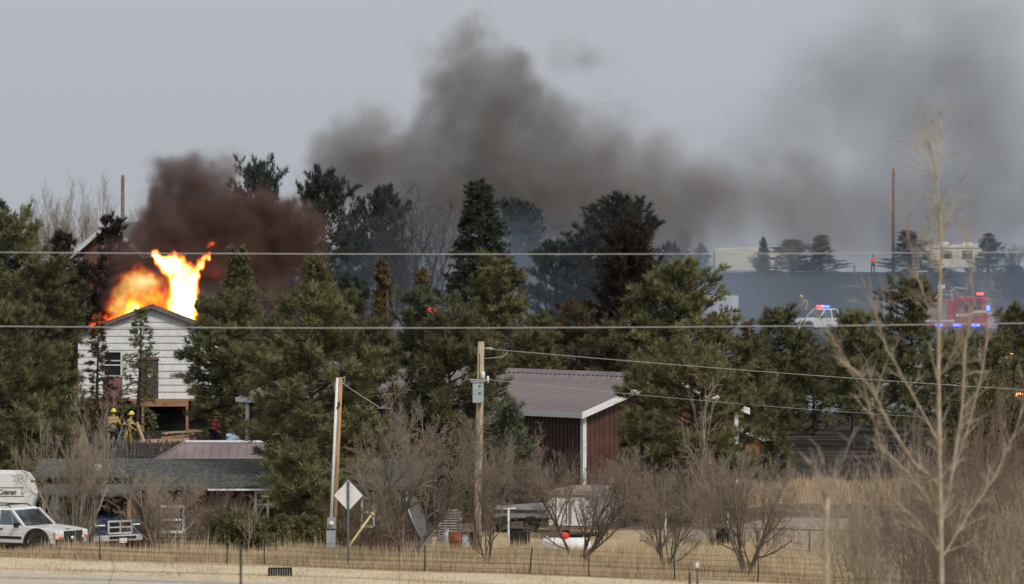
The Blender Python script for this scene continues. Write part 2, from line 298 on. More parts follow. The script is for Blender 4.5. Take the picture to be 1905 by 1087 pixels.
def conifer(h, w, style, seed):
    """arrays for one conifer h metres tall and w wide: limb segments and needle tufts"""
    rs = np.random.default_rng(seed); segs, tp, ta, ts, tt = [], [], [], [], []
    S = dict(pine=dict(lo=.06, n=1.1, el=(-.2, .6), sub=5.4, size=.31, pw=.75, br=.045), spruce=dict(lo=.03, n=2.2, el=(-.30, .35), sub=6.5, size=.23, pw=.9, br=.03),
             thin=dict(lo=.12, n=1.25, el=(-.3, .3), sub=3.4, size=.19, pw=.85, br=.022), juniper=dict(lo=.02, n=1.3, el=(.15, 1.15), sub=5.5, size=.26, pw=.95, br=.03),
             dead=dict(lo=.08, n=2.3, el=(.1, 1.1), sub=7, size=.22, pw=.55, br=.035), high=dict(lo=.27, n=1.15, el=(-.2, .6), sub=5.4, size=.31, pw=.7, br=.045))[style]
    lean = rs.normal(0, .012, 2) * h
    def tr(t): return np.array([lean[0] * t * t + .05 * math.sin(5 * t + seed), lean[1] * t * t, h * t])
    for i in range(12): segs.append([*tr(i / 12), *tr((i + 1) / 12), (h * .016 + .03) * (1 - i / 12) + .012, (h * .016 + .03) * (1 - (i + 1) / 12) + .012])
    nb = int(h * 7.5 * S['n'] * (1 + .12 * w)); az = rs.uniform(0, 6.28)
    lob = [(rs.uniform(0, 6.28), rs.uniform(.1, .95), rs.uniform(.55, 1.35)) for _ in range(11)]
    for i in range(nb):
        t = (i + rs.uniform(0, 1)) / nb; tz = S['lo'] + (1 - S['lo']) * t ** .92
        az += 2.4 + rs.normal(0, .5)
        if style in ('pine', 'high', 'dead'): rad = w / 2 * 1.34 * (math.sin(math.pi * (.2 + .78 * t)) ** .62 * .97 + .03)
        else: rad = w / 2 * 1.3 * ((1 - t) ** S['pw'] + .03)
        k = 1.0
        for la, lt, lv in lob:
            dd = (math.cos(az - la) - 1) * 1.5 - ((t - lt) * 4) ** 2
            k += (lv - 1) * math.exp(dd)
        if style in ('pine', 'high'): k *= .85 + .15 * math.sin(t * 23 + seed) 
        rad *= k * (rs.uniform(.68, 1.08) if style != 'juniper' else rs.uniform(.45, 1.12)); rad = max(rad, .15)
        el = S['el'][0] + (S['el'][1] - S['el'][0]) * t ** 1.2 + rs.normal(0, .12)
        d = np.array([math.cos(az) * math.cos(el), math.sin(az) * math.cos(el), math.sin(el)])
        p = tr(tz); L = rad / max(.35, math.cos(el)); ns = 5; pts = [p]
        bend = (.28 if style in ('pine', 'high', 'juniper') else .10) * rs.uniform(.4, 1.4)
        for s in range(ns):
            d = d + np.array([rs.normal(0, .09), rs.normal(0, .09), bend / ns * 2.2 * (s / ns) + rs.normal(0, .05)]); d /= np.linalg.norm(d)
            pts.append(pts[-1] + d * L / ns)
        r0 = S['br'] * (.35 + L * .32)
        for s in range(ns): segs.append([*pts[s], *pts[s + 1], r0 * (1 - s / ns) + .006, r0 * (1 - (s + 1) / ns) + .005])
        nsub = max(3, int(L * S['sub']))
        btint = rs.uniform(0, 1)
        for j in range(nsub):
            f = .22 + .78 * (j + rs.uniform(0, 1)) / nsub; q = f * ns; a = min(int(q), ns - 1); q0 = pts[a] + (pts[a + 1] - pts[a]) * (q - a)
            dm = pts[a + 1] - pts[a]; dm /= np.linalg.norm(dm)
            sl = (.22 + .32 * (1 - f) * min(L, 2.2) + rs.uniform(0, .18)) * (1 if style not in ('thin',) else .7)
            sd = dm * .8 + np.array([rs.normal(0, .65), rs.normal(0, .65), rs.normal(.22 if style in ('pine', 'high', 'juniper', 'dead') else -.05, .3)]); sd /= np.linalg.norm(sd)
            q1 = q0 + sd * sl; segs.append([*q0, *q1, .011, .005])
            m = 3 if style in ('pine', 'high') else 4
            for z in range(m):
                fz = (z + 1) / m; tp.append(q0 + (q1 - q0) * fz); ta.append(sd + np.array([0, 0, .35 if style in ('pine', 'high') else .0]))
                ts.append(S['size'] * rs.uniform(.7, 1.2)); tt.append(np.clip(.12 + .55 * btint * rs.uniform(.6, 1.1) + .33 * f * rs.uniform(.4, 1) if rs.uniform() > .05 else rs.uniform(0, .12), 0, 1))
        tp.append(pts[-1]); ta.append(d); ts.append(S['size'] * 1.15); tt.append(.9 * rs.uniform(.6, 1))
    tp.append(tr(1.0)); ta.append(np.array([0, 0, 1.])); ts.append(S['size'] * 1.1); tt.append(.8)
    wd = {'pine': .050, 'high': .050, 'spruce': .10, 'thin': .10, 'juniper': .09, 'dead': .07}[style]
    nbld = {'pine': 17, 'high': 17, 'spruce': 8, 'thin': 7, 'juniper': 8, 'dead': 6}[style]
    return limb_tubes(segs, 3 if nb > 40 else 4), tufts(np.array(tp), np.array(ta), np.array(ts), np.array(tt), rs, nbld, wd)
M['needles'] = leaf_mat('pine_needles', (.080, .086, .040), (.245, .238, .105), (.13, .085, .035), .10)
M['needles_olive'] = leaf_mat('olive_pine_needles', (.080, .080, .034), (.255, .235, .095), (.15, .10, .04), .12)
M['needles_grey'] = leaf_mat('grey_green_pine_needles', (.064, .078, .048), (.195, .212, .128), (.12, .08, .04), .08)
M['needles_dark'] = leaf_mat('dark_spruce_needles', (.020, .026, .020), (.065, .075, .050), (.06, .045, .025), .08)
M['needles_brown'] = leaf_mat('browned_needles', (.075, .055, .024), (.20, .145, .055), (.10, .06, .03), .25)
M['needles_burnt'] = leaf_mat('scorched_needles', (.022, .017, .014), (.065, .045, .032), (.015, .012, .011), .2)
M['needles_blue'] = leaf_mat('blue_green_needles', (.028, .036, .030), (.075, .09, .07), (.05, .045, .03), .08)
M['foliage_yellow'] = leaf_mat('yellow_green_foliage', (.10, .11, .035), (.26, .25, .09), (.2, .15, .06), .1)
CACHE = {}
def plant_conifer(label, px, ytop, D, hw, style, leaf, bark='bark', name=None, variant=None, seed=None, group=None, base=None):
    x = (px - CX) / FPX * D; zb = float(gz(x, D)) if base is None else base
    h = CAMZ - (ytop - HY) / FPX * D - zb; w = 2 * hw / FPX * D
    t = thing(name or {'pine': 'pine_tree', 'high': 'pine_tree', 'spruce': 'spruce_tree', 'thin': 'spruce_tree', 'juniper': 'juniper_tree', 'dead': 'scorched_tree'}[style], label, 'tree', (x, D, zb - .05), 0, group)
    if variant is None:
        (lv, lf), (v, f, ti) = conifer(h, w, style, seed if seed is not None else int(px * 7 + ytop))
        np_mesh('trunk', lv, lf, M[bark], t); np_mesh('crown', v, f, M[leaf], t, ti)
    else:
        key = (style, variant, leaf)
        if key not in CACHE:
            H, W = 9.0, 4.6 if style in ('pine', 'high') else 3.8
            (lv, lf), (v, f, ti) = conifer(H, W, style, 900 + variant)
            CACHE[key] = (np_mesh('trunk', lv, lf, M[bark]), np_mesh('crown', v, f, M[leaf], None, ti), H, W)
            a, b, H, W = CACHE[key]; a.parent = t; b.parent = t
        else:
            a, b, H, W = CACHE[key]
            for o in (a, b): c = o.copy(); COL.objects.link(c); c.parent = t
        t.scale = (w / W, w / W, h / H); t.rotation_euler = (0, 0, (px * .37) % 6.28)
    return t
def bare(seed, stems=4, spread=.5, levels=4, kids=(7, 6, 5, 5), up=.12, first=.15, h=5.0, r=.07, taper=.6, droop=0., shrink=(.62, .5, .5, .5)):
    rs = np.random.default_rng(seed); segs = []
    def grow(p, d, L, r, lv):
        n = 5 if lv == 0 else 4 if lv == 1 else 3 if lv == 2 else 2
        pts = [p]; ds = [d]
        for i in range(n):
            d = d + rs.normal(0, .11 if lv else .09, 3) + np.array([0, 0, up if lv else .04]) * (1 if lv < 3 else .5); d[2] -= droop * (lv > 1); d = d / np.linalg.norm(d)
            pts.append(pts[-1] + d * L / n); ds.append(d)
        rt = max(r * (.42 if lv < levels else .5), .0045)
        for i in range(n): segs.append([*pts[i], *pts[i + 1], r + (rt - r) * i / n, r + (rt - r) * (i + 1) / n])
        if lv >= levels: return
        k = kids[lv]
        for j in range(k):
            f = (first if lv == 0 else .18) + (1 - (first if lv == 0 else .18)) * (j + rs.uniform(.1, .9)) / k
            q = f * n; a = min(int(q), n - 1); p0 = pts[a] + (pts[a + 1] - pts[a]) * (q - a); dd = ds[a + 1]
            ax = np.cross(dd, rs.normal(0, 1, 3)); ax /= np.linalg.norm(ax) + 1e-9
            ang = rs.uniform(.35, .95) * (1 if lv < 2 else 1.05)
            nd = dd * math.cos(ang) + np.cross(ax, dd) * math.sin(ang)
            grow(p0, nd, L * shrink[lv] * rs.uniform(.65, 1.2) * (1.15 - .45 * f), max((r + (rt - r) * f) * taper, .0042), lv + 1)
        
    for s in range(stems):
        a = 2 * math.pi * (s + rs.uniform(-.3, .3)) / max(stems, 1); e = spread * rs.uniform(.35, 1.1) if stems > 1 else spread * .1
        d = np.array([math.cos(a) * math.sin(e), math.sin(a) * math.sin(e), math.cos(e)])
        grow(np.array([math.cos(a) * .05, math.sin(a) * .05, -.1]), d, h * rs.uniform(.75, 1.0), r * rs.uniform(.75, 1.1), 0)
    return np.array(segs)
BARE = {}
def plant_bare(label, px, ytop, D, hw, kind, wood, name='bare_tree', group=None, cat='tree', zb=None, rz=None, twig=None):
    x = (px - CX) / FPX * D; zb = float(gz(x, D)) if zb is None else zb
    h = CAMZ - (ytop - HY) / FPX * D - zb; w = 2 * hw / FPX * D
    t = thing(name, label, cat, (x, D, zb), rz if rz is not None else (px * .61) % 6.28, group)
    twig = twig or wood
    key = kind
    if key not in BARE:
        s = bare(**kind_args[kind]); big = s[:, 6] > .022
        ex = np.percentile(np.abs(s[:, 3:5]), 97); hz = np.percentile(s[:, 5], 99.3)
        a = np_mesh('trunk', *limb_tubes(s[big], 6), M[wood], t); b = np_mesh('twigs', *limb_tubes(s[~big], 3), M[twig], t); b['kind'] = 'stuff'
        BARE[key] = (a, b, ex, hz)
    else:
        for o, mm in zip(BARE[key][:2], (wood, twig)): c = o.copy(); COL.objects.link(c); c.parent = t; c.material_slots[0].link = 'OBJECT'; c.material_slots[0].material = M[mm]
    _, _, ex, hz = BARE[key]
    t.scale = (w / 2 / ex, w / 2 / ex, h / hz)
    return t
kind_args = dict(
    vase=dict(seed=1, stems=4, spread=.55, kids=(9, 8, 6, 6), h=4.6, r=.085), vase2=dict(seed=2, stems=5, spread=.75, kids=(9, 7, 6, 6), h=4.2, r=.07), vase3=dict(seed=13, stems=3, spread=.5, kids=(10, 8, 6, 5), h=4.6, r=.10),
    shrub=dict(seed=3, stems=9, spread=.8, kids=(7, 6, 5, 0), levels=3, h=2.4, r=.03), shrub2=dict(seed=4, stems=14, spread=.75, kids=(7, 6, 5, 0), levels=3, h=3.0, r=.028, up=.2),
    tall=dict(seed=5, stems=2, spread=.25, kids=(14, 8, 5, 4), h=8, r=.14, first=.25, up=.2), tall2=dict(seed=6, stems=3, spread=.35, kids=(12, 8, 6, 3), h=8, r=.12, first=.2, up=.22), sapling=dict(seed=8, stems=1, spread=.3, kids=(9, 4, 3, 0), levels=3, h=2.2, r=.03))
# ================================================================ brown barn
def barn():
    A = Vector((2.8, 222, 0)); u = Vector((-13.9, 19, 0)).normalized(); w = Vector((-u.y * -1, 0, 0)); w = Vector((u.y, -u.x, 0))   # u along the long wall (to the left and back), w along the gable (right and back)
    if w.x < 0: w = -w
    L, W, ze, zp, zb = 23.6, 7.5, 3.36, 4.62, -.45
    t = thing('barn', 'brown metal pole barn with mauve ribbed roof and white trim', 'barn', (A.x, A.y, 0), math.atan2(w.y, w.x))
    # local frame: x along the gable, y along the long wall (away), z up
    n = int(L / .95); pw = L / n
    wall = MB().box((.06, L / 2, (ze + zb) / 2 - .02), (.06, L - .1, ze - zb - .04)).build('wall', M['barn'], t)
    rib = MB(); rib.hexa([(0, 0, zb), (-.02, .012, zb), (-.02, pw - .012, zb), (0, pw, zb), (0, 0, ze - .05), (-.02, .012, ze - .05), (-.02, pw - .012, ze - .05), (0, pw, ze - .05)])
    for k in range(4): rib.box((-.032, pw * (k + .5) / 4, (ze + zb) / 2), (.03, .035, ze - zb - .12))
    p0 = rib.build('wall_panel', M['barn'], wall); p0.location = (.03, 0, 0)
    for i in range(1, n): c = p0.copy(); COL.objects.link(c); c.location = (.03, i * pw, 0)
    g = MB().prism([(0.05, zb), (W - .05, zb), (W - .05, ze - .03), (W / 2, zp - .05), (.05, ze - .03)], .05, .1).build('end_wall', M['barnend'], t)
    m = 8
    for i in range(m):
        xa, xb = W * i / m + .01, W * (i + 1) / m - .01
        f = lambda x: ze - .06 + (zp - ze) * (1 - abs(x - W / 2) / (W / 2)) 
        pts = [(xa, zb), (xb, zb), (xb, f(xb)), (xa, f(xa))]
        b = MB().prism(pts, .02, .045)
        for k in range(4): x = xa + (xb - xa) * (k + .5) / 4; b.box((x, .012, (zb + f(x)) / 2 - .03), (.035, .03, f(x) - zb - .12))
        b.build('end_panel', M['barnend'], g)
    MB().prism([(0.05, zb), (W - .05, zb), (W - .05, ze - .03), (W / 2, zp - .05), (.05, ze - .03)], L - .1, L - .05).build('far_end_wall', M['barnend'], t)
    MB().box((W - .06, L / 2, (ze + zb) / 2 - .02), (.06, L - .1, ze - zb - .04)).build('far_wall', M['barn'], t)
    # roof panels, each with standing ribs
    ov = .38; sl = (zp - ze) / (W / 2)
    for side in (0, 1):
        n2 = int((L + .8) / .92); w2 = (L + .8) / n2
        mb = MB(); x0, x1 = (-ov, W / 2) if side == 0 else (W / 2, W + ov)
        zf = lambda x: zp - abs(x - W / 2) * sl
        mb.hexa([(x0, 0, zf(x0)), (x1, 0, zf(x1)), (x1, w2 - .006, zf(x1)), (x0, w2 - .006, zf(x0)), (x0, 0, zf(x0) + .03), (x1, 0, zf(x1) + .03), (x1, w2 - .006, zf(x1) + .03), (x0, w2 - .006, zf(x0) + .03)])
        for k in range(3):
            y = w2 * (k + .5) / 3
            mb.hexa([(x0, y - .04, zf(x0) + .03), (x1, y - .04, zf(x1) + .03), (x1, y + .04, zf(x1) + .03), (x0, y + .04, zf(x0) + .03), (x0, y - .02, zf(x0) + .075), (x1, y - .02, zf(x1) + .075), (x1, y + .02, zf(x1) + .075), (x0, y + .02, zf(x0) + .075)])
        r0 = mb.build('roof_panel', M['barnroof'], t); r0.location = (0, -.4, 0)
        for i in range(1, n2): c = r0.copy(); COL.objects.link(c); c.location = (0, -.4 + i * w2, 0)
    MB().prism([(W / 2 - .28, zp - .02), (W / 2, zp + .13), (W / 2 + .28, zp - .02), (W / 2, zp + .09)], -.42, L + .42).build('ridge_cap', M['barnroof'], t)
    MB().box((-ov - .02, L / 2, ze - ov * sl - .05), (.05, L + .84, .20)).build('eave_trim', M['trim'], t)
    for s in (0, 1):
        xa, xb = (-ov - .04, W / 2) if s == 0 else (W / 2, W + ov + .04)
        zf = lambda x: zp - abs(x - W / 2) * sl
        MB().hexa([(xa, -.46, zf(xa) - .16), (xb, -.46, zf(xb) - .16), (xb, -.41, zf(xb) - .16), (xa, -.41, zf(xa) - .16), (xa, -.46, zf(xa) + .09), (xb, -.46, zf(xb) + .09), (xb, -.41, zf(xb) + .09), (xa, -.41, zf(xa) + .09)]).build('rake_trim', M['trim'], t)
    for x, y in ((-.03, -.02), (W + .03, -.02), (-.03, L + .02)): MB().box((x, y, (ze + zb) / 2 - .08), (.17, .17, ze - zb - .12)).build('corner_trim', M['trim'], t)
    MB().tube([(-.3, L - .35, ze - .22), (-.1, L - .1, ze - .35), (-.1, L - .1, zb)], .05, 8).build('downspout', M['trim'], t)
barn()
# ================================================================ burning white house
def window(name, parent, x0, x1, z0, z1, y, frame, pane, fw=.08, rails=(), mull=()):
    f = MB()
    f.box(((x0 + x1) / 2, y - .02, z1 - fw / 2), (x1 - x0, .08, fw)).box(((x0 + x1) / 2, y - .02, z0 + fw / 2), (x1 - x0, .08, fw))
    f.box((x0 + fw / 2, y - .02, (z0 + z1) / 2), (fw, .08, z1 - z0 - 2 * fw)).box((x1 - fw / 2, y - .02, (z0 + z1) / 2), (fw, .08, z1 - z0 - 2 * fw))
    for r in rails: f.box(((x0 + x1) / 2, y - .015, z0 + (z1 - z0) * r), (x1 - x0 - 2 * fw, .06, fw * .8))
    for r in mull: f.box((x0 + (x1 - x0) * r, y - .01, (z0 + z1) / 2), (fw * .6, .05, z1 - z0 - 2 * fw))
    o = f.build(name, frame, parent)
    box('pane', ((x0 + x1) / 2, y + .012, (z0 + z1) / 2), (x1 - x0 - fw, .02, z1 - z0 - fw), pane, o)
    return o
def white_house():
    D = 290.0; sc = D / FPX
    X = lambda px: (px - 282) * sc
    Z = lambda py: CAMZ - (py - HY) * sc
    t = thing('burning_house', 'white sided house with flames bursting through its roof', 'house', ((282 - CX) * sc, D, 0))
    xl, xr, zb, ze, zp = X(145), X(419), Z(742), Z(622), Z(570)
    slope = (zp - ze) / (0 - xl)
    top = lambda x: zp - abs(x) * slope
    dep = 9.0
    core = MB().prism([(xl + .05, zb), (xr - .05, zb), (xr - .05, top(xr)), (0, zp - .03), (xl + .05, top(xl))], .06, .14).build('front_wall', M['siding'], t)
    holes = [(X(192), X(227), Z(741), Z(653)), (X(262), X(294), Z(741), Z(670))]
    ch = .356; k = 0; z = zb
    while z < zp - .1:
        z1 = min(z + ch - .02, zp - .04)
        xs0 = max(xl, -(zp - z) / slope); 
        xa1 = max(xl, -(zp - z1) / slope)
        spans = [(xs0, xa1, -xs0 if -xs0 < xr else xr, -xa1 if -xa1 < xr else xr)]
        cuts = sorted([h for h in holes if h[2] < z1 - .05 and h[3] > z + .05])
        a0, a1, b0, b1 = spans[0]; pieces = []; cur0, cur1 = a0, a1
        for h in cuts: pieces.append((cur0, cur1, h[0] - .02, h[0] - .02)); cur0 = cur1 = h[1] + .02
        pieces.append((cur0, cur1, b0, b1))
        for p in pieces:
            if p[2] - p[0] < .06: continue
            MB().hexa([(p[0], -.03, z), (p[2], -.03, z), (p[2], .055, z), (p[0], .055, z), (p[1], .012, z1), (p[3], .012, z1), (p[3], .055, z1), (p[1], .055, z1)]).build('siding_board', M['siding'], core)
        z += ch
    h = holes[0]; window('window', t, h[0], h[1], Z(701), h[3], .0, M['siding'], M['darkglass'], .07, (.45, .62))
    box('door_panel', ((h[0] + h[1]) / 2, .0, (Z(703) + zb) / 2), (h[1] - h[0], .07, Z(703) - zb - .02), mat('faded_red_panel', (.20, .10, .09), .7, .2), t)
    h = holes[1]; dr = box('door', ((h[0] + h[1]) / 2, .01, (h[2] + h[3]) / 2), (h[1] - h[0], .06, h[3] - h[2] - .02), mat('grey_brown_door', (.085, .065, .055), .7, .2), t)
    box('door_frame', ((h[0] + h[1]) / 2, -.01, h[3] + .03), (h[1] - h[0] + .12, .1, .08), mat('brown_frame', (.14, .07, .05), .7), t)
    box('door_light', ((h[0] + h[1]) / 2 + .05, -.03, h[2] + 1.15), (.22, .02, .22), M['siding'], dr)
    for s, x in ((-1, xl), (1, xr)): box('side_wall', (x - s * .06, dep / 2 + .1, (zb + top(x)) / 2), (.1, dep - .2, top(x) - zb - .05), M['siding'], t)
    prof = [(xl + .05, zb), (xr - .05, zb), (xr - .05, top(xr)), (0, zp - .03), (xl + .05, top(xl))]
    MB().prism(prof, dep - .1, dep).build('back_wall', M['siding'], t)
    fm = mat('sooty_rake_board', (.16, .14, .13), .8, .3)
    for s in (-1, 1):
        xe = s * (abs(xl) + .35)
        zf = lambda x: zp - abs(x) * slope
        MB().hexa([(0, -.32, zp - .10), (xe, -.32, zf(xe) - .10), (xe, -.27, zf(xe) - .10), (0, -.27, zp - .10), (0, -.32, zp + .12), (xe, -.32, zf(xe) + .12), (xe, -.27, zf(xe) + .12), (0, -.27, zp + .12)]).build('rake_board', fm, t)
        for y0, y1 in ((-.27, .9), (7.2, dep + .3)):
            MB().hexa([(0, y0, zp + .02), (xe, y0, zf(xe) + .02), (xe, y1, zf(xe) + .02), (0, y1, zp + .02), (0, y0, zp + .11), (xe, y0, zf(xe) + .11), (xe, y1, zf(xe) + .11), (0, y1, zp + .11)]).build('roof_slab', M['char'], t)
        for y in np.arange(1.4, 7, .8): MB().bar((0, y, zp - .06), (xe, y, zf(xe) - .06), .06, .16).build('rafter', M['char'], t)
    # deck and open basement under the siding
    dz = zb - .05
    box('deck_beam', (X(300), -.9, dz - .16), (X(345) - X(240), .09, .30), M['deckwood'], t)
    for i in range(8): box('deck_board', ((xl + xr) / 2 + 1.2, -.9 + i * .115 + .06, dz + .0), (xr - xl - 2.4, .1, .045), M['deckwood'], t)
    for px in (268, 350, 405): box('deck_post', (X(px), -.85, (dz - .3) / 2), (.13, .13, dz - .3), M['deckwood'], t)
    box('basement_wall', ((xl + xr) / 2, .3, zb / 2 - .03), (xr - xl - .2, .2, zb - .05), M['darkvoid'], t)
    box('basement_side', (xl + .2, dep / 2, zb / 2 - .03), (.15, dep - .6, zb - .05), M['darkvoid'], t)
    box('skirt_board', (X(190), .0, zb - .28), (X(240) - X(148), .06, .5), mat('brown_skirting', (.12, .075, .055), .8, .2), t)
white_house()
def sawhorse_bench():
    D = 266.0; x0 = (335 - CX) / FPX * D; t = thing('work_bench', 'plank bench on two trestles before the burning house', 'bench', (x0, D, float(gz(x0, D))))
    for s in (-.62, .62):
        m = MB()
        for a in (-.24, .24):
            for b in (-.3, .3): m.bar((s + a * .15, b * .3, .78), (s + a, b, 0), .06)
        m.box((s, 0, .8), (.12, .8, .08)); m.build('trestle', M['lumber'], t)
    for i in range(4): MB().box((.1 + .05 * i, -.3 + i * .2, .87 + .01 * (i % 2)), (1.85 - .1 * i, .17, .05), Matrix.Rotation(-.05, 3, 'Y')).build('plank', M['lumber'], t)
    box('offcut', (.55, .0, .94), (.5, .3, .1), M['deckwood'], t)
sawhorse_bench()
def beam(name, label, a, b, w, material, cat):
    a, b = Vector(a), Vector(b); t = thing(name, label, cat, a); d = b - a
    m = MB().bar((0, 0, 0), d, w, w * .8).build('timber', material, t, bevel=.01); return t
D_ = 262
beam('leaning_board', 'board leaning steeply left of the plank bench', P(269, 826, D_), P(254, 786, D_ + .3), .14, M['lumber'], 'board')
for lab, a, b, w in [('long pale timber lying behind the paling fence', (258, 822), (352, 818), .2), ('reddish timber lying at the foot of the plank bench', (300, 815), (352, 811), .12), ('short timber lying right of the bare pine trunk', (415, 783), (455, 784), .22)]:
    beam('lying_timber', lab, P(*a, D_ - 2), P(*b, D_ - 2), w, M['lumber'] if 'pale' in lab else M['deckwood'], 'timber')
def crumpled(name, label, cat, px, py, D, sx, sz, material, seed):
    rs = np.random.default_rng(seed); c = P(px, py, D); bm = bmesh.new(); bmesh.ops.create_icosphere(bm, subdivisions=3, radius=1)
    for v in bm.verts:
        k = 1 + .35 * mnoise.noise(v.co * 2 + Vector((seed, 0, 0))) + .15 * mnoise.noise(v.co * 6); v.co = Vector((v.co.x * sx * k, v.co.y * sx * .7 * k, max(-.02, v.co.z * sz * k)))
    me = bpy.data.meshes.new(name); bm.to_mesh(me); bm.free(); me.materials.append(material); o = bpy.data.objects.new(name, me); COL.objects.link(o); o.location = c; return tag(o, label, cat)
crumpled('tarp_heap', 'pale blue crumpled tarp behind the paling fence right of the bare trunk', 'tarp', 428, 818, 262, .42, .3, mat('blue_tarp', (.33, .45, .58), .5, .15, 5), 3)
crumpled('debris_heap', 'dark heap of scrap right of the blue tarp', 'heap', 446, 806, 264, .5, .38, mat('scrap', (.10, .085, .08), .9, .5, 9, .5, col2=(.02, .02, .02)), 5)
# paling fence: every paling a part
def paling_fence():
    x0, x1, D0, D1 = (196 - CX) / FPX * 257, (455 - CX) / FPX * 249, 257., 249.
    t = thing('paling_fence', 'weathered grey paling fence below the burning house', 'fence', (x0, D0, 0)); rs = random.Random(3)
    n = 42; me = None
    for i in range(n + 1):
        f = i / n; x, y = (x1 - x0) * f, (D1 - D0) * f; h = 1.02 + rs.uniform(-.09, .07)
        if me is None: me = MB().hexa([(-.045, -.01, 0), (.045, -.01, 0), (.045, .01, 0), (-.045, .01, 0), (-.04, -.01, 1), (.04, -.01, 1), (.04, .01, 1), (-.04, .01, 1)]).build('paling', M['paling'], t); o = me
        else: o = me.copy(); COL.objects.link(o)
        o.location = (x, y, -.1); o.rotation_euler = (rs.uniform(-.05, .05), rs.uniform(-.09, .13), rs.uniform(-.4, .4)); o.scale = (rs.uniform(.8, 1.2), 1, h)
    for z in (.25, .78): MB().bar((0, .03, z), (x1 - x0, D1 - D0 + .03, z), .02, .05).build('rail', M['paling'], t)
    for f in (.02, .32, .64, .97): MB().box(((x1 - x0) * f, (D1 - D0) * f + .07, .5), (.08, .08, 1.3)).build('post', M['oldwood'], t)
    MB().tube([((x1 - x0) * .565, 0 - 4.6, .3), ((x1 - x0) * .565, -4.6, 1.32)], .035, 8).build('white_marker', M['white'], t, label='white painted marker stake')
paling_fence()
# ================================================================ low brown house with grey shingle roof
def low_house():
    t = thing('low_house', 'low dark brown house with grey shingle roof and white window frames', 'house', (-10.2, 196, 0))
    X = lambda px, D=196.: (px - CX) / FPX * D + 10.2
    Zp = lambda py, D=196.: CAMZ - (py - HY) / FPX * D
    xa, xb, zb, ze = X(78), X(772), -1.0, Zp(910)
    wl = box('wall', ((xa + xb) / 2, .1, (zb + ze) / 2), (xb - xa, .2, ze - zb), M['logwall'], t)
    nb = 12
    for i in range(nb):      # lap boards
        z0 = zb + (ze - zb) * i / nb; z1 = zb + (ze - zb) * (i + 1) / nb
        for s in range(3):
            a = xa + (xb - xa) * s / 3 + .003; b = xa + (xb - xa) * (s + 1) / 3 - .003
            MB().hexa([(a, -.035, z0), (b, -.035, z0), (b, .0, z0), (a, .0, z0), (a, -.012, z1 - .006), (b, -.012, z1 - .006), (b, .0, z1 - .006), (a, .0, z1 - .006)]).build('lap_board', M['logwall'], wl)
    for s, x in ((1, xa), (-1, xb)): box('side_wall', (x + s * .1, 3.9, (zb + ze) / 2), (.2, 7.4, ze - zb - .01), M['logwall'], t)
    box('back_wall', ((xa + xb) / 2, 7.7, (zb + ze) / 2), (xb - xa - .02, .2, ze - zb - .01), M['logwall'], t)
    zr = 2.32
    for s in (0, 1):
        y0, y1 = (-.45, 3.9) if s == 0 else (3.9, 8.3); za, zc = (ze - .02, zr) if s == 0 else (zr, ze - .02)
        for xs_, xe_, back in ((xa - .4, X(245), 1.9), (X(245) + .004, xb + .4, 0)):
            yy0, zz0 = (y0, za) if s or not back else (y0 + back, za + (zc - za) * back / (y1 - y0))
            MB().hexa([(xs_, yy0, zz0), (xe_, yy0, zz0), (xe_, y1, zc), (xs_, y1, zc), (xs_, yy0, zz0 + .09), (xe_, yy0, zz0 + .09), (xe_, y1, zc + .09), (xs_, y1, zc + .09)]).build('roof', M['shingle'], t)
    rs = random.Random(2); tabs = MB(); ncourse = 14
    for i in range(ncourse):
        f0 = i / ncourse; y = -.45 + 4.3 * f0; z = ze - .02 + (zr - ze + .02) * f0 + .09; x = (xa - .4 if y > 1.45 else X(245)) + rs.uniform(0, .1)
        while x < xb + .35:
            wv = rs.uniform(.22, .38); tabs.hexa([(x, y - .01, z + .004), (x + wv, y - .01, z + .004), (x + wv, y + .32, z + .075), (x, y + .32, z + .075), (x, y - .01, z + .02 + rs.uniform(0, .012)), (x + wv, y - .01, z + .02 + rs.uniform(0, .012)), (x + wv, y + .32, z + .085), (x, y + .32, z + .085)]); x += wv + .012
    tabs.build('shingles', M['shingle'], t)['kind'] = 'stuff'
    for a, b in ((X(388), X(585)),): box('gutter', ((a + b) / 2, -.5, ze + .0), (b - a, .09, .06), M['trim'], t)
    # porch roof on the left
    pa, pb = X(70, 194), X(245, 194); z0, z1 = Zp(924, 194.0), Zp(906, 197)
    MB().hexa([(pa, -2.0, z0), (pb, -2.0, z0), (pb, 1.0, z1), (pa, 1.0, z1), (pa, -2.0, z0 + .1), (pb, -2.0, z0 + .1), (pb, 1.0, z1 + .1), (pa, 1.0, z1 + .1)]).build('porch_roof', M['shingle'], t)
    box('upper_wall', ((pa + pb) / 2, 1.75, .9), (pb - pa, .12, 1.9), M['logwall'], t)
    for x in (pa + .2, pb - .1): box('porch_post', (x, -1.8, (z0 - .9) / 2), (.12, .12, z0 + .9), M['deckwood'], t)
    for px0, px1, py0, py1, rl in ((297, 344, 992, 940, (.48,)), (473, 501, 964, 914, (.5,)), (671, 698, 982, 924, (.5,))):
        window('window', t, X(px0), X(px1), Zp(py0), Zp(py1), -.03, M['trim'], M['darkglass'], .09, rl)
    MB().lathe([(.05, 0), (.05, .25), (.16, .42), (.15, .5), (.04, .56)], (X(176), 1.6, ze + .25), 'z', 12).build('roof_vent', M['trim'], t, True)
    MB().tube([(X(178), -.62, ze - .1), (X(178), -.62, ze - .32)], .03, 6).build('lamp_bracket', M['trim'], t)
low_house()
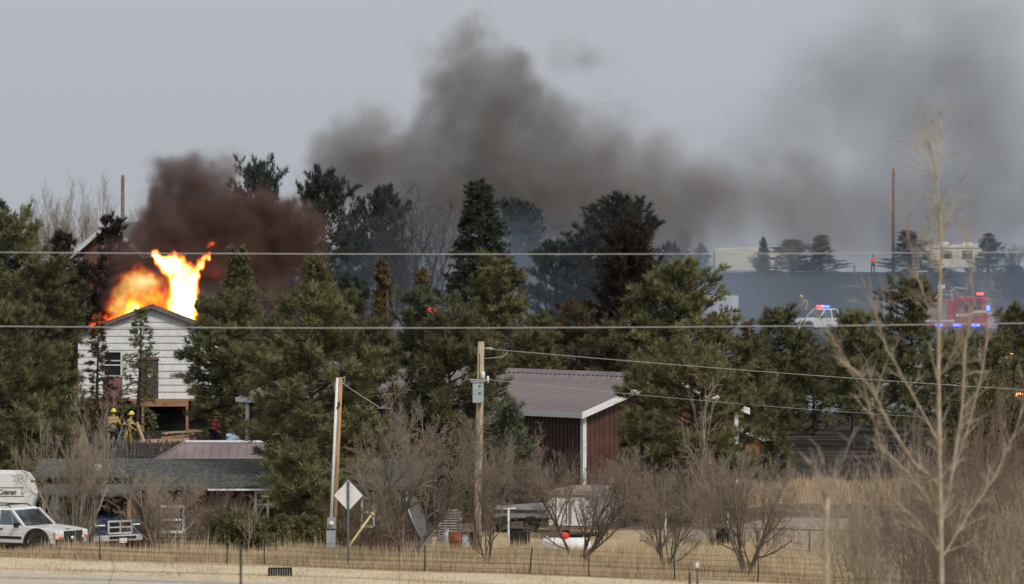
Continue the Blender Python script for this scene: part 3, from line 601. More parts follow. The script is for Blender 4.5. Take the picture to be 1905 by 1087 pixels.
def mauve_shed():
    X = lambda px, D: (px - CX) / FPX * D
    t = thing('hip_roof_shed', 'shed with mauve metal hip roof behind the grey shingle roof', 'shed', (X(420, 209), 209, 0))
    cx = X(420, 209); xa, xb = X(240, 206) - cx, X(600, 206) - cx; za, zr = 1.55, 2.62; ra, rb = X(345, 209) - cx, X(520, 209) - cx
    y0, yr, y1 = -3.6, 0., 3.6
    box('wall', ((xa + xb) / 2, 0, .2), (xb - xa - .5, 6.6, 2.7), M['logwall'], t)
    n = 22
    for i in range(n):    # front slope, sheet by sheet
        a, b = xa + (xb - xa) * i / n, xa + (xb - xa) * (i + 1) / n - .002
        def topy(x):
            f = min(1, max(.02, (x - xa) / (ra - xa))) if x < ra else min(1, max(.02, (xb - x) / (xb - rb))) if x > rb else 1
            return y0 + (yr - y0) * f, za + (zr - za) * f
        (ya, z_a), (yb, z_b) = topy(a), topy(b)
        MB().hexa([(a, y0, za), (b, y0, za), (b, yb, z_b), (a, ya, z_a), (a, y0, za + .03), (b, y0, za + .03), (b, yb, z_b + .03), (a, ya, z_a + .03)]).hexa([(a, y0, za + .03), (a + .05, y0, za + .03), (a + .05, ya, z_a + .03), (a, ya, z_a + .03), (a + .01, y0, za + .06), (a + .04, y0, za + .06), (a + .04, ya, z_a + .06), (a + .01, ya, z_a + .06)]).build('roof_sheet', M['mauve'], t)
    MB().add([(xa, y0, za), (ra, yr, zr), (xa, y1, za)], [(0, 1, 2)]).build('left_hip', M['mauve'], t)
    MB().add([(xb, y0, za), (rb, yr, zr), (xb, y1, za)], [(0, 1, 2)]).build('right_hip', M['mauve'], t)
    MB().add([(xa, y1, za), (ra, yr, zr), (rb, yr, zr), (xb, y1, za)], [(0, 1, 2, 3)]).build('back_slope', M['mauve'], t)
    MB().bar((ra, yr, zr + .06), (rb, yr, zr + .06), .22, .07).build('ridge_cap', M['trim'], t)
    MB().bar((xa, y0, za + .05), (ra, yr, zr + .06), .06, .05).build('hip_cap', M['mauve'], t)
mauve_shed()
# ================================================================ distant brick house
def brick_house():
    D = 340.0; A = P(207, 417, D); z0 = float(gz(A.x, D)); hgt = A.z - z0
    t = thing('brick_house', 'distant red brown house with white gable trim in front of the poplars', 'house', (A.x, D, z0), R(68))
    half, ln, rise = 1.9, 4.0, 1.5
    ze = hgt - rise
    # local: x along the ridge (right and away), y across
    MB().prism([(-half, 0), (half, 0), (half, ze), (0, hgt - .06), (-half, ze)], 0, .15, 'x').build('gable_wall', M['brick'], t)
    for s in (-1, 1): box('long_wall', (ln / 2 + .1, s * (half - .08), ze / 2), (ln - .2, .15, ze), M['brick'], t)
    MB().prism([(-half, 0), (half, 0), (half, ze), (0, hgt - .06), (-half, ze)], ln - .15, ln, 'x').build('far_gable', M['brick'], t)
    for s in (-1, 1):
        e = s * (half + .5); zf = hgt - rise * (half + .5) / half
        MB().hexa([(-.5, 0, hgt), (ln + .4, 0, hgt), (ln + .4, e, zf), (-.5, e, zf), (-.5, 0, hgt + .12), (ln + .4, 0, hgt + .12), (ln + .4, e, zf + .12), (-.5, e, zf + .12)]).build('roof', M['slate'], t)
        MB().hexa([(-.58, 0, hgt - .18), (-.51, 0, hgt - .18), (-.51, e, zf - .18), (-.58, e, zf - .18), (-.58, 0, hgt + .14), (-.51, 0, hgt + .14), (-.51, e, zf + .14), (-.58, e, zf + .14)]).build('gable_trim', M['trim'], t)
        box('eave_trim', (ln / 2, e, zf), (ln + .8, .08, .22), M['trim'], t)
    f = MB()
    for z in (ze - .35, ze + .55): f.box((-.03, .1, z), (.08, 1.0, .12))
    for y in (-.36, .56): f.box((-.03, y, ze + .1), (.08, .12, .9))
    w = f.build('window', M['trim'], t); box('pane', (-.01, .1, ze + .1), (.03, .85, .85), mat('grey_pane', (.25, .28, .3), .2, .1), w)
brick_house()
# ================================================================ poles, cables, road sign
def transformer_pole():
    D = 185.0; b = P(887, 1034, D); t = thing('utility_pole', 'tall wooden pole with grey switch box left of the barn roof', 'pole', (b.x, D, 0))
    tx = (895 - 887) / FPX * D; H = P(0, 636, D).z
    f = lambda z: Vector((tx * z / H, 0, z))
    MB().tube([f(-.2), f(2), f(4), f(H)], [.135, .128, .122, .108], 14).build('shaft', M['wood'], t, True)
    ln = MB()
    for i in range(5): ln.bar(f(.2 + i * 1.3) + Vector((.05 - .02 * i, -.132 + .004 * i, 0)), f(1.3 + i * 1.3) + Vector((.045 - .02 * i, -.128 + .004 * i, 0)), .012, .012)
    ln.build('drying_cracks', M['char'], t)
    zb, zt = P(0, 749, D).z, P(0, 711, D).z; bx = box('switch_box', (tx * .75 - .06, -.27, (zb + zt) / 2), (.36, .22, zt - zb), M['grey'], t, bevel=.012)
    box('box_cap', (tx * .75 - .08, -.27, zt + .02), (.46, .28, .04), M['steel'], bx)
    for dz in (.12, .35): box('latch', (tx * .75 + .0, -.39, zt - dz), (.05, .03, .05), M['black'], bx)
    MB().bar((tx * .75 - .34, -.2, zt + .09), (tx * .75 + .25, -.2, zt + .06), .04, .05).build('bracket', M['steel'], t)
    MB().lathe([(.03, 0), (.07, .02), (.07, .16), (.05, .22), (.02, .24)], (tx + .06, -.2, zt + .12), 'z', 12).build('surge_cap', M['white'], t, True)
    MB().tube([(tx + .22, -.12, zt - .02), (tx + .22, -.12, zt + .2)], .04, 8).build('insulator', M['white'], t, True)
    MB().bar(f(zt + .1) + Vector((0, -.1, 0)), (tx + .3, -.12, zt + .1), .03).build('insulator_arm', M['steel'], t)
    zz = P(0, 648, D).z; MB().tube([f(zz) + Vector((.1, 0, 0)), f(zz) + Vector((.3, 0, -.01)), f(zz) + Vector((.42, .02, -.03))], [.02, .045, .02], 8).build('wire_clamp', M['cable'], t)
    return f
pole_f = transformer_pole()
def cable(name, label, pts, r, material=None, sag=0.0, n=14, cat='cable'):
    a, b = Vector(pts[0]), Vector(pts[-1])
    if len(pts) == 2: pts = [a.lerp(b, i / n) - Vector((0, 0, sag * 4 * (i / n) * (1 - i / n))) for i in range(n + 1)]
    o = MB().tube([p - Vector(a) for p in map(Vector, pts)], r, 6).build(name, material or M['cable'], None, True); o.location = a; return tag(o, label, cat)
cable('overhead_cable', 'upper pale cable crossing the whole picture above the pines', [P(-1400, 452, 122), P(3300, 452, 118)], .0105, sag=.24)
cable('overhead_cable', 'lower pale cable crossing the whole picture through the pines', [P(-1400, 583, 121), P(3300, 570, 118)], .0105, sag=.38)
cable('service_cable', 'cable from the tall pole top sloping down to the right', [P(905, 649, 185), P(2300, 748, 200)], .0105, sag=.12)
cable('service_cable', 'lower thin cable running right from the tall pole past the barn roof', [P(905, 706, 185), P(1720, 776, 232)], .0085, sag=.1)
cable('guy_wire', 'slack thin wire from the tall pole down left into the bare tree', [P(893, 676, 185), P(832, 756, 187)], .010, mat('green_wire', (.14, .15, .09), .7))
MB_loop = cable('jumper_wire', 'short looping wire under the top of the tall pole', [P(897, 668, 184.8), P(915, 666, 184.8), P(935, 664, 184.9), P(944, 657, 185), P(944, 652, 185)], .012)
def meter_pole():
    D = 186.0; b = P(617, 1029, D); t = thing('meter_pole', 'thin wooden pole with white conduit and electric meter behind the road sign', 'pole', (b.x, D, 0))
    H = P(0, 702, D).z; tx = (632 - 618) / FPX * D; f = lambda z, dx=0, dy=0: Vector((tx * z / H + dx, dy, z))
    MB().tube([f(-.2, .05), f(3, .05), f(H, .05)], [.085, .08, .07], 10).build('shaft', M['oldwood'], t, True)
    MB().tube([f(.6, -.06, -.07), f(3, -.06, -.07), f(H - .02, -.06, -.07)], [.05, .05, .045], 8).build('conduit', M['white'], t, True)
    MB().tube([f(H - .05, .06, -.05), f(H + .02, .2, -.05), f(H - .12, .17, -.05)], .025, 6).build('weather_head', M['steel'], t)
    MB().tube([f(H - 1.0, -.02, -.13), f(H - .9, .06, -.14), f(H - .8, .02, -.13)], .03, 6).build('cable_loop', M['black'], t)
    z0, z1, z2, z3 = P(0, 1026, D).z, P(0, 986, D).z, P(0, 984, D).z, P(0, 962, D).z
    box('panel_box', (-.02, -.18, (z0 + z1) / 2), (.30, .16, z1 - z0 - .02), M['grey'], t, bevel=.01)
    mb = box('meter_box', (-.0, -.18, (z2 + z3) / 2), (.28, .16, z3 - z2 - .03), M['steel'], t, bevel=.01)
    MB().lathe([(.08, -.26), (.08, -.34), (.06, -.37)], (0, 0, (z2 + z3) / 2), 'y', 14).build('meter_dial', M['clear'], mb, True)
    box('junction', (.17, -.15, z0 + .05), (.08, .1, .12), M['steel'], t)
meter_pole()
cable('service_drop', 'thick cable from the meter pole top into the big bare tree', [P(636, 712, 186), P(706, 758, 188)], .018, sag=.02)
def far_pole(label, px, yt, D, r, arm):
    x = (px - CX) / FPX * D; zb = float(gz(x, D)); H = P(0, yt, D).z - zb; t = thing('far_utility_pole', label, 'pole', (x, D, zb), group='poles on the skyline')
    MB().tube([(0, 0, -.2), (0, 0, H * .5), (.02, 0, H)], [r * 1.25, r * 1.1, r], 10).build('shaft', M['farpole'], t, True)
    if arm:
        MB().bar((-.2, -r, H - arm), (r + 1.4, -r - .05, H - arm + .05), .1).build('crossarm', M['oldwood'], t)
        MB().lathe([(.05, 0), (.08, .1), (.05, .22)], (r + 1.2, -r, H - arm + .1), 'z', 8).build('insulator', M['steel'], t)
far_pole('far wooden pole among the pale poplars at the left', 228, 326, 420, .13, 0)
far_pole('stub of a far pole with side arm above the middle pines', 1068, 430, 470, .16, .9)
far_pole('tall lone pole on the ridge right of the standing person', 1662, 314, 596, .15, 0)
def road_sign():
    D = 177.5; b = P(648, 1054, D); t = thing('road_sign', 'white backed diamond road sign on a grey post', 'sign', (b.x, D, 0))
    zt, zc = P(0, 893, D).z, P(0, 922, D).z; hw, hh = 27 / FPX * D, 29 / FPX * D
    MB().prism([(0, zc + hh), (hw, zc), (0, zc - hh), (-hw, zc)], .02, .028).build('plate', M['signback'], t)
    MB().hexa([(-.035, -.03, -.1), (.035, -.03, -.1), (.02, .015, -.1), (-.02, .015, -.1), (-.035, -.03, zt - .04), (.035, -.03, zt - .04), (.02, .015, zt - .04), (-.02, .015, zt - .04)]).build('post', M['post'], t)
    for z in (zc + .2, zc - .2): box('bolt', (0, -.04, z), (.03, .02, .03), M['steel'], t)
road_sign()
def guy_guard():
    a, b = P(638, 1030, 184), P(698, 948, 185); a.z = 0; t = thing('guy_guard', 'yellow plastic tube leaning right beside the road sign', 'tube', a)
    MB().tube([(0, 0, 0), (b - a) * .5, b - a], .040, 8).build('tube', M['yellow'], t, True)
    for f in (.25, .55, .8): MB().tube([(b - a) * (f - .004), (b - a) * (f + .004)], .044, 8).build('joint_ring', M['twig_tan'], t)
guy_guard()
# ================================================================ wire fences
def tpost(parent, x, y, h, m, lean=0.0, z=None):
    z0 = float(gz(x, y)) if z is None else z
    o = MB().hexa([(-.022, -.02, -.1), (.022, -.02, -.1), (.012, .02, -.1), (-.012, .02, -.1), (-.022 + lean, -.02, h), (.022 + lean, -.02, h), (.012 + lean, .02, h), (-.012 + lean, .02, h)]).build('post', m, parent)
    o.location = (x, y, z0); return o
def far_fence():
    t = thing('verge_fence', 'far barbed wire fence with thin steel posts along the tan grass', 'fence')
    pxs = [-60, 186, 422, 492, 790, 985, 1095, 1255, 1410, 1600, 1780, 1960]
    tops = []
    for px in pxs:
        x = 0
        for _ in range(6): D = DL(x) + .3; x = (px - CX) / FPX * D
        le = .08 if px in (985,) else rng.uniform(-.02, .04); tpost(t, x, D, .82, M['redpost'] if px in (186, 1410, 1095) else M['tpost'], le); tops.append((x, D, float(gz(x, D)), le))
    for k in range(5):
        pts = []
        for (x, D, z, le), (x2, D2, z2, _) in zip(tops, tops[1:]):
            for f in (0, .5): pts.append((x + (x2 - x) * f, D + (D2 - D) * f - .025, z + (z2 - z) * f + .16 + k * .155 - (.02 if f else 0) + rng.uniform(-.006, .006)))
        MB().tube(pts, .0042, 4).build('wire', M['wire'], t)
far_fence()
def near_fence():
    t = thing('near_fence', 'near barbed wire fence crossing the bottom of the picture', 'fence')
    D = 100.0; s = D / FPX; line = lambda px: 1017 + (px - 448) * .039
    for px, top, m, cap in ((-500, None, 'tpost', 0), (448, 1017, 'tpost', 0), (1283, 1066, 'tpost', 0), (1297, 1048, 'wood', 1), (2300, None, 'tpost', 0)):
        x = (px - CX) * s; zt = P(0, top or line(px), D).z; zg = float(gz(x, D))
        tpost(t, x, D, zt - zg, M[m if m != 'wood' else 'post'], 0)
        if cap: box('post_tip', (x, D, zt - .03), (.055, .05, .09), M['white'], t)
    for k, dy in enumerate((14, 33, 54, 74)):
        pts = []
        for px in range(-500, 2400, 60): p = P(px, line(px) + dy + 4 * math.sin(px * .004 + k) , D); pts.append((p.x, p.y - .03, p.z))
        w = MB().tube(pts, .0048, 4).build('wire', M['wire'], t)
        b = MB()
        for px in range(-100, 2000, 14 + k): p = P(px, line(px) + dy + 4 * math.sin(px * .004 + k), D); b.bar((p.x - .012, p.y - .03, p.z - .02), (p.x + .01, p.y - .03, p.z + .022), .004)
        b.build('barbs', M['wire'], w)['kind'] = 'stuff'
    MB().tube([P(204, 1032, D - .05), P(213, 1058, D - .05), P(206, 1075, D - .05), P(199, 1095, D - .05)], .0055, 5).build('wire_stay', M['wire'], t)
    MB().tube([P(742, 1030, D - .05), P(743, 1060, D - .05), P(744, 1100, D - .05)], .0045, 5).build('wire_stay', M['wire'], t)
near_fence()
def chain_link():
    t = thing('chain_link_fence', 'low chain link fence with grey rail before the driveway', 'fence'); D = 182.0
    xs = [(px - CX) / FPX * D for px in (1428, 1440, 1487, 1505, 1580, 1634, 1700, 1770)]
    yy = lambda x: D - (x - xs[0]) * .25
    hz = lambda x: P(0, 984, D).z - .012 * (x - xs[0])
    for i, x in enumerate(xs): MB().tube([(x, yy(x), -.1), (x, yy(x), hz(x) - (.0 if i != 2 else -.06))], .032 if i != 2 else .05, 8).build('post', M['steel'] if i == 2 else M['post'], t)
    MB().tube([(x, yy(x), hz(x)) for x in xs], .024, 6).build('rail', M['post'], t)
    m = MB(); L = xs[-1] - xs[0]; H = .95; st = .07
    for s in (-1, 1):
        k = -H
        while k < L:
            a, b = max(0, k), min(L, k + H); za, zb = (a - k), (b - k)
            if b > a:
                if s < 0: za, zb = H - za, H - zb
                pa, pb = xs[0] + a, xs[0] + b; m.bar((pa, yy(pa) - .03, hz(pa) - H + za), (pb, yy(pb) - .03, hz(pb) - H + zb), .005)
            k += st
    m.build('wire_mesh', M['steel'], t)['kind'] = 'stuff'
chain_link()
def wire_between(label, a, b, r): return cable('fence_wire', label, [a, b], r, M['wire'], .02, cat='wire')
wire_between('single taut wire behind the clothes line posts', P(1095, 972, 196), P(1450, 984, 197), .012)
# ================================================================ yard things
def propane():
    D = 186.5; c = P(1052, 1018, D); t = thing('propane_tank', 'white horizontal propane tank with red lid behind the forked bare tree', 'tank', (c.x, D, float(gz(c.x, D))), R(4))
    r, L = 17.5 / FPX * D, 97 / FPX * D; zc = c.z - float(gz(c.x, D))
    pr = [(.02, -L / 2)] + [(r * math.sin(a), -L / 2 + .22 * (1 - math.cos(a))) for a in np.linspace(.2, math.pi / 2, 6)] + [(r * math.sin(a), L / 2 - .22 * (1 - math.cos(a))) for a in np.linspace(math.pi / 2, .2, 6)] + [(.02, L / 2)]
    MB().lathe(pr, (0, 0, zc), 'x', 24).build('vessel', M['white'], t, True)
    for s in (-.5, .5): box('cradle', (s, 0, (zc - r) / 2 + .05), (.12, .5, zc - r + .14), M['steel'], t)
    d = MB().lathe([(.17, 0), (.17, .12), (.13, .2), (.03, .23)], (-.05, 0, zc + r - .04), 'z', 16).build('lid', M['reddome'], t, True, label='red domed lid')
    for x in (-.62, .6): MB().tube([(x, 0, zc + r - .02), (x, 0, zc + r + .06)], .03, 6).build('lifting_lug', M['white'], t)
propane()
def cargo_trailer():
    D = 200.0; X = lambda px: (px - CX) / FPX * D; c = X(1059); zg = float(gz(c, D)); t = thing('cargo_trailer', 'white cargo trailer with brown roof edge behind the propane tank', 'trailer', (c, D, zg), R(-14))
    zt, zb = P(0, 918, D).z - zg, .45
    w = 80 / FPX * D; hw = w / 2
    bd = MB().box((-.0, 2.1, (zt + zb) / 2), (w, 4.2, zt - zb)).build('body', M['steel'], t, bevel=.03)
    for s in (-1, 1):
        dr = box('rear_door', (s * hw / 2, -.03, (zt - .12 + zb) / 2), (hw - .06, .05, zt - zb - .2), M['white'], t, bevel=.01)
        for z in (.25, .6, .85): box('hinge', (s * (hw - .08), -.07, zb + (zt - zb) * z), (.14, .03, .04), M['black'], dr)
        MB().lathe([(.06, -.06), (.055, -.09)], (s * .16, 0, zt - .32), 'y', 12).build('reflector', M['yellow'], dr)
        MB().tube([(s * .08, -.08, zb + .1), (s * .08, -.08, zt - .3)], .014, 6).build('lock_rod', M['black'], dr)
    box('roof_edge', (0, 2.05, zt + .05), (w + .1, 4.4, .09), mat('tan_roof', (.30, .23, .17), .8, .2), t)
    box('gutter', (0, -.07, zt - .02), (w + .06, .06, .05), M['trim'], t)
    box('bumper', (0, -.12, zb - .05), (w, .1, .12), mat('rusty_bumper', (.25, .18, .14), .8, .3), t)
    for s in (-1, 1): wheel(t, (s * (hw - .1), 2.2, .3), .3, .16, 'x')
def wheel(parent, c, r, w, ax='y', rim='steel'):
    k = MB().lathe([(r * .6, -w / 2), (r * .93, -w / 2), (r, -w * .35), (r, w * .35), (r * .93, w / 2), (r * .6, w / 2)], c, ax, 20).build('wheel', M['rubber'], parent, True)
    MB().lathe([(r * .2, -w * .46), (r * .56, -w * .40), (r * .62, -w * .52), (r * .62, w * .52), (r * .56, w * .40), (r * .2, w * .46)], c, ax, 16).build('rim', M[rim], k)
    return k
cargo_trailer()
def flat_trailer():
    D = 204.0; X = lambda px: (px - CX) / FPX * D; c = X(962); zg = float(gz(c, D)); t = thing('grey_trailer', 'low grey trailer left of the white cargo trailer', 'trailer', (c, D, zg), R(-8))
    zt, zb = P(0, 938, D).z - zg, .5
    MB().hexa([(-1.1, 0, zb), (1.1, 0, zb), (1.1, 1.8, zb), (-1.1, 1.8, zb), (-1.0, .1, zt - .15), (1.0, .1, zt), (1.0, 1.7, zt), (-1.0, 1.7, zt - .15)]).build('body', mat('dull_grey_paint', (.22, .235, .24), .6, .15), t, bevel=.05)
    box('band', (0, -.0, zb + (zt - zb) * .55), (2.1, .06, .04), M['black'], t)
    for s in (-.5, .5): wheel(t, (s, .05, .3), .3, .18)
    box('chassis', (0, .9, .42), (2.3, 1.2, .1), M['black'], t)
flat_trailer()
def clothes_post(label, px, yt, yb, D, hw):
    x = (px - CX) / FPX * D; zg = float(gz(x, D)); h = P(0, yt, D).z - zg; t = thing('clothes_line_post', label, 'post', (x, D, zg), group='clothes line posts')
    MB().tube([(0, 0, -.1), (0, 0, h)], .035, 8).build('upright', M['trim'], t, True); w = hw / FPX * D
    MB().tube([(-w, 0, h - .01), (w, 0, h + .02)], .025, 6).build('crossbar', M['trim'], t, True)
clothes_post('white T shaped clothes line post left of the propane tank', 946, 947, 1022, 188, 14)
clothes_post('white T shaped clothes line post right of the propane tank', 1238, 953, 1012, 186, 17)
def barrel():
    D = 187.0; c = P(847, 1010, D); zg = float(gz(c.x, D)); t = thing('rusty_barrel', 'rusty red brown steel barrel left of the tall pole', 'barrel', (c.x, D, zg))
    r, h = 13 / FPX * D, P(0, 990, D).z - zg
    MB().lathe([(r, 0), (r, h * .33 - .02), (r + .015, h * .33), (r, h * .33 + .02), (r, h * .66 - .02), (r + .015, h * .66), (r, h * .66 + .02), (r, h), (r - .02, h), (r - .02, h * .7), (.01, h * .7)], (0, 0, 0), 'z', 20).build('drum', M['rust'], t, True)
barrel()
def bottle(label, px, yt, D, r, m):
    x = (px - CX) / FPX * D; zg = float(gz(x, D)); h = P(0, yt, D).z - zg; t = thing('gas_bottle', label, 'gas bottle', (x, D, zg), group='grey gas bottles')
    MB().lathe([(r * .8, 0), (r, .06), (r, h * .78), (r * .8, h * .88), (r * .3, h * .93)], (0, 0, 0), 'z', 16).build('shell', m, t, True)
    MB().lathe([(r * .5, h * .9), (r * .5, h), (r * .42, h), (r * .42, h * .9)], (0, 0, 0), 'z', 12).build('collar', m, t)
bottle('grey gas bottle left of the rusty barrel', 832, 985, 189, .14, M['grey']); bottle('grey gas bottle between the rusty barrel and the tall pole', 865, 995, 188, .16, M['grey'])
def wood_pile():
    D = 192.0; c = P(834, 970, D); zg = float(gz(c.x, D)); t = thing('wood_pile', 'stack of grey boards and logs behind the rusty barrel', 'wood pile', (c.x, D, zg)); rs = random.Random(4)
    n = 0; z = .2; top = P(0, 948, D).z - zg
    while z < top:
        for k in range(2): MB().box((rs.uniform(-.08, .08), k * .3, z), (.8 + rs.uniform(-.15, .1), .22, .05), Matrix.Rotation(rs.uniform(-.06, .06), 3, 'Z')).build('board', M['paling'], t)
        z += .085
    for x in (-.35, .35): MB().tube([(x, -.1, -.1), (x, -.1, top * .7)], .04, 6).build('stake', M['greybark'], t)
wood_pile()
def dish():
    # big dish antenna seen nearly from the side
    a, b = P(758, 916, 184), P(800, 1014, 184); c = (a + b) / 2; zg = float(gz(c.x, 184)); t = thing('dish_antenna', 'large grey dish antenna tilted on edge behind the big bare tree', 'dish', (c.x, 184, zg)); rad = (b - a).length / 2
    nrm = Vector((.92, -.2, .4)).normalized(); ax = (b - a).normalized(); sd = nrm.cross(ax).normalized(); nrm = ax.cross(sd).normalized()
    if nrm.x < 0: nrm = -nrm
    vs, fs = [], []; nr, na = 7, 28; c0 = Vector((0, 0, c.z - zg))
    for i in range(nr + 1):
        r = rad * i / nr
        for k in range(na): th = 2 * math.pi * k / na; vs.append(c0 + ax * r * math.cos(th) + sd * r * math.sin(th) + nrm * (.28 * (r / rad) ** 2 - .28))
    for i in range(nr):
        for k in range(na): fs.append((i * na + k, i * na + (k + 1) % na, (i + 1) * na + (k + 1) % na, (i + 1) * na + k))
    o = MB().add(vs, fs).build('reflector', mat('dull_dish_grey', (.11, .11, .105), .6, .15), t, True); s = o.modifiers.new('thick', 'SOLIDIFY'); s.thickness = .03
    rim = [c0 + (ax * math.cos(q) + sd * math.sin(q)) * rad for q in np.linspace(0, 2 * math.pi, 33)]
    MB().tube(rim, .022, 6, False).build('rim', M['steel'], t)
    MB().tube([(0, 0, -.1), (0, 0, .5), tuple(c0 - nrm * .3)], .06, 8).build('mount', M['post'], t)
    MB().tube([tuple(c0 + ax * rad * .2 - nrm * .2), tuple(c0 + nrm * .55)], .015, 6).build('feed_arm', M['steel'], t)
dish()
def culvert():
    D = 173.2; c = P(521, 1071, D); t = thing('drain_grate', 'small dark drain opening with bars in the pale verge', 'drain', (c.x, D, float(gz(c.x, D)))); w, h = 40 / FPX * D, 13 / FPX * D
    box('opening', (0, .06, h / 2), (w, .08, h), M['darkvoid'], t)
    MB().box((0, .05, h + .02), (w + .06, .12, .04)).box((-w / 2 - .02, .05, h / 2), (.04, .12, h)).box((w / 2 + .02, .05, h / 2), (.04, .12, h)).build('frame', M['black'], t)
    for i in range(9): box('bar', (-w / 2 + w * (i + .5) / 9, .0, h / 2), (.018, .02, h), M['steel'] if i % 2 else M['twig_tan'], t)
culvert()
def bins():
    for lab, px, yt, yb, D, w, m in [('black crate heap left of the tall pole foot', 870, 992, 1008, 190, .5, 'black'), ('dark machinery under the grey trailer', 965, 985, 1005, 192, .8, 'black'), ('dark bin below the bushy pine right of the bare trees', 1345, 985, 1010, 196, .5, 'black')]:
        x = (px - CX) / FPX * D; zg = float(gz(x, D)); h = P(0, yt, D).z - zg; t = thing('dark_bin', lab, 'bin', (x, D, zg))
        MB().hexa([(-w * .45, -.2, 0), (w * .45, -.2, 0), (w * .45, .25, 0), (-w * .45, .25, 0), (-w * .5, -.25, h), (w * .5, -.25, h), (w * .5, .3, h), (-w * .5, .3, h)]).build('tub', M[m], t, bevel=.02); box('lid', (0, .02, h + .03), (w * 1.08, .6, .05), M[m], t, bevel=.01)
bins()
def marker_posts():
    for lab, px, yt, yb, D in [('white post low beside the barn gable right corner', 1356, 786, 830, 232), ('upper white stake among pine boughs right of the barn', 1320, 830, 905, 218), ('short white stake left of the two stemmed bare tree', 1353, 955, 985, 198)]:
        x = (px - CX) / FPX * D; zg = float(gz(x, D)); t = thing('white_post', lab, 'post', (x, D, zg)); h = P(0, yt, D).z - zg
        MB().tube([(0, 0, -.1), (0, 0, h)], .055, 8).build('shaft', M['trim'], t, True); MB().lathe([(.06, 0), (.07, .03), (.02, .06)], (0, 0, h), 'z', 8).build('cap', M['trim'], t)
marker_posts()
def timber_shelter():
    D = 232.0; c = P(1398, 812, D + 4); D += 4; zg = float(gz(c.x, D)); t = thing('small_shelter', 'small shelter with pale slanting roof boards beside the burnt field', 'shelter', (c.x, D, zg), R(-20)); h = c.z - zg
    for i in range(5): MB().bar((-.7, -.5 + i * .22, h + .35), (.75, -.5 + i * .22, h - .15), .2, .05).build('roof_board', M['lumber'] if i % 2 else M['trim'], t)
    for x, y, z in ((-.55, -.45, h + .22), (.6, -.45, h - .16), (-.55, .35, h + .22), (.6, .35, h - .16)): box('post', (x, y, z / 2), (.08, .08, z), M['bark'], t)
    box('side_panel', (.2, -.42, h * .75), (.7, .04, h * .3), mat('orange_board', (.35, .17, .07), .8, .2), t)
timber_shelter()
def field_post():
    D = 268.0; x = (1622 - CX) / FPX * D; t = thing('thin_pole', 'thin pole with white tip at the burnt field edge', 'pole', (x, D, float(gz(x, D)))); h = P(0, 760, D).z - float(gz(x, D))
    MB().tube([(0, 0, -.1), (0, 0, h)], .035, 8).build('shaft', M['burntbark'], t); MB().tube([(0, 0, h), (0, 0, h + .5)], .045, 8).build('white_tip', M['white'], t)
field_post()
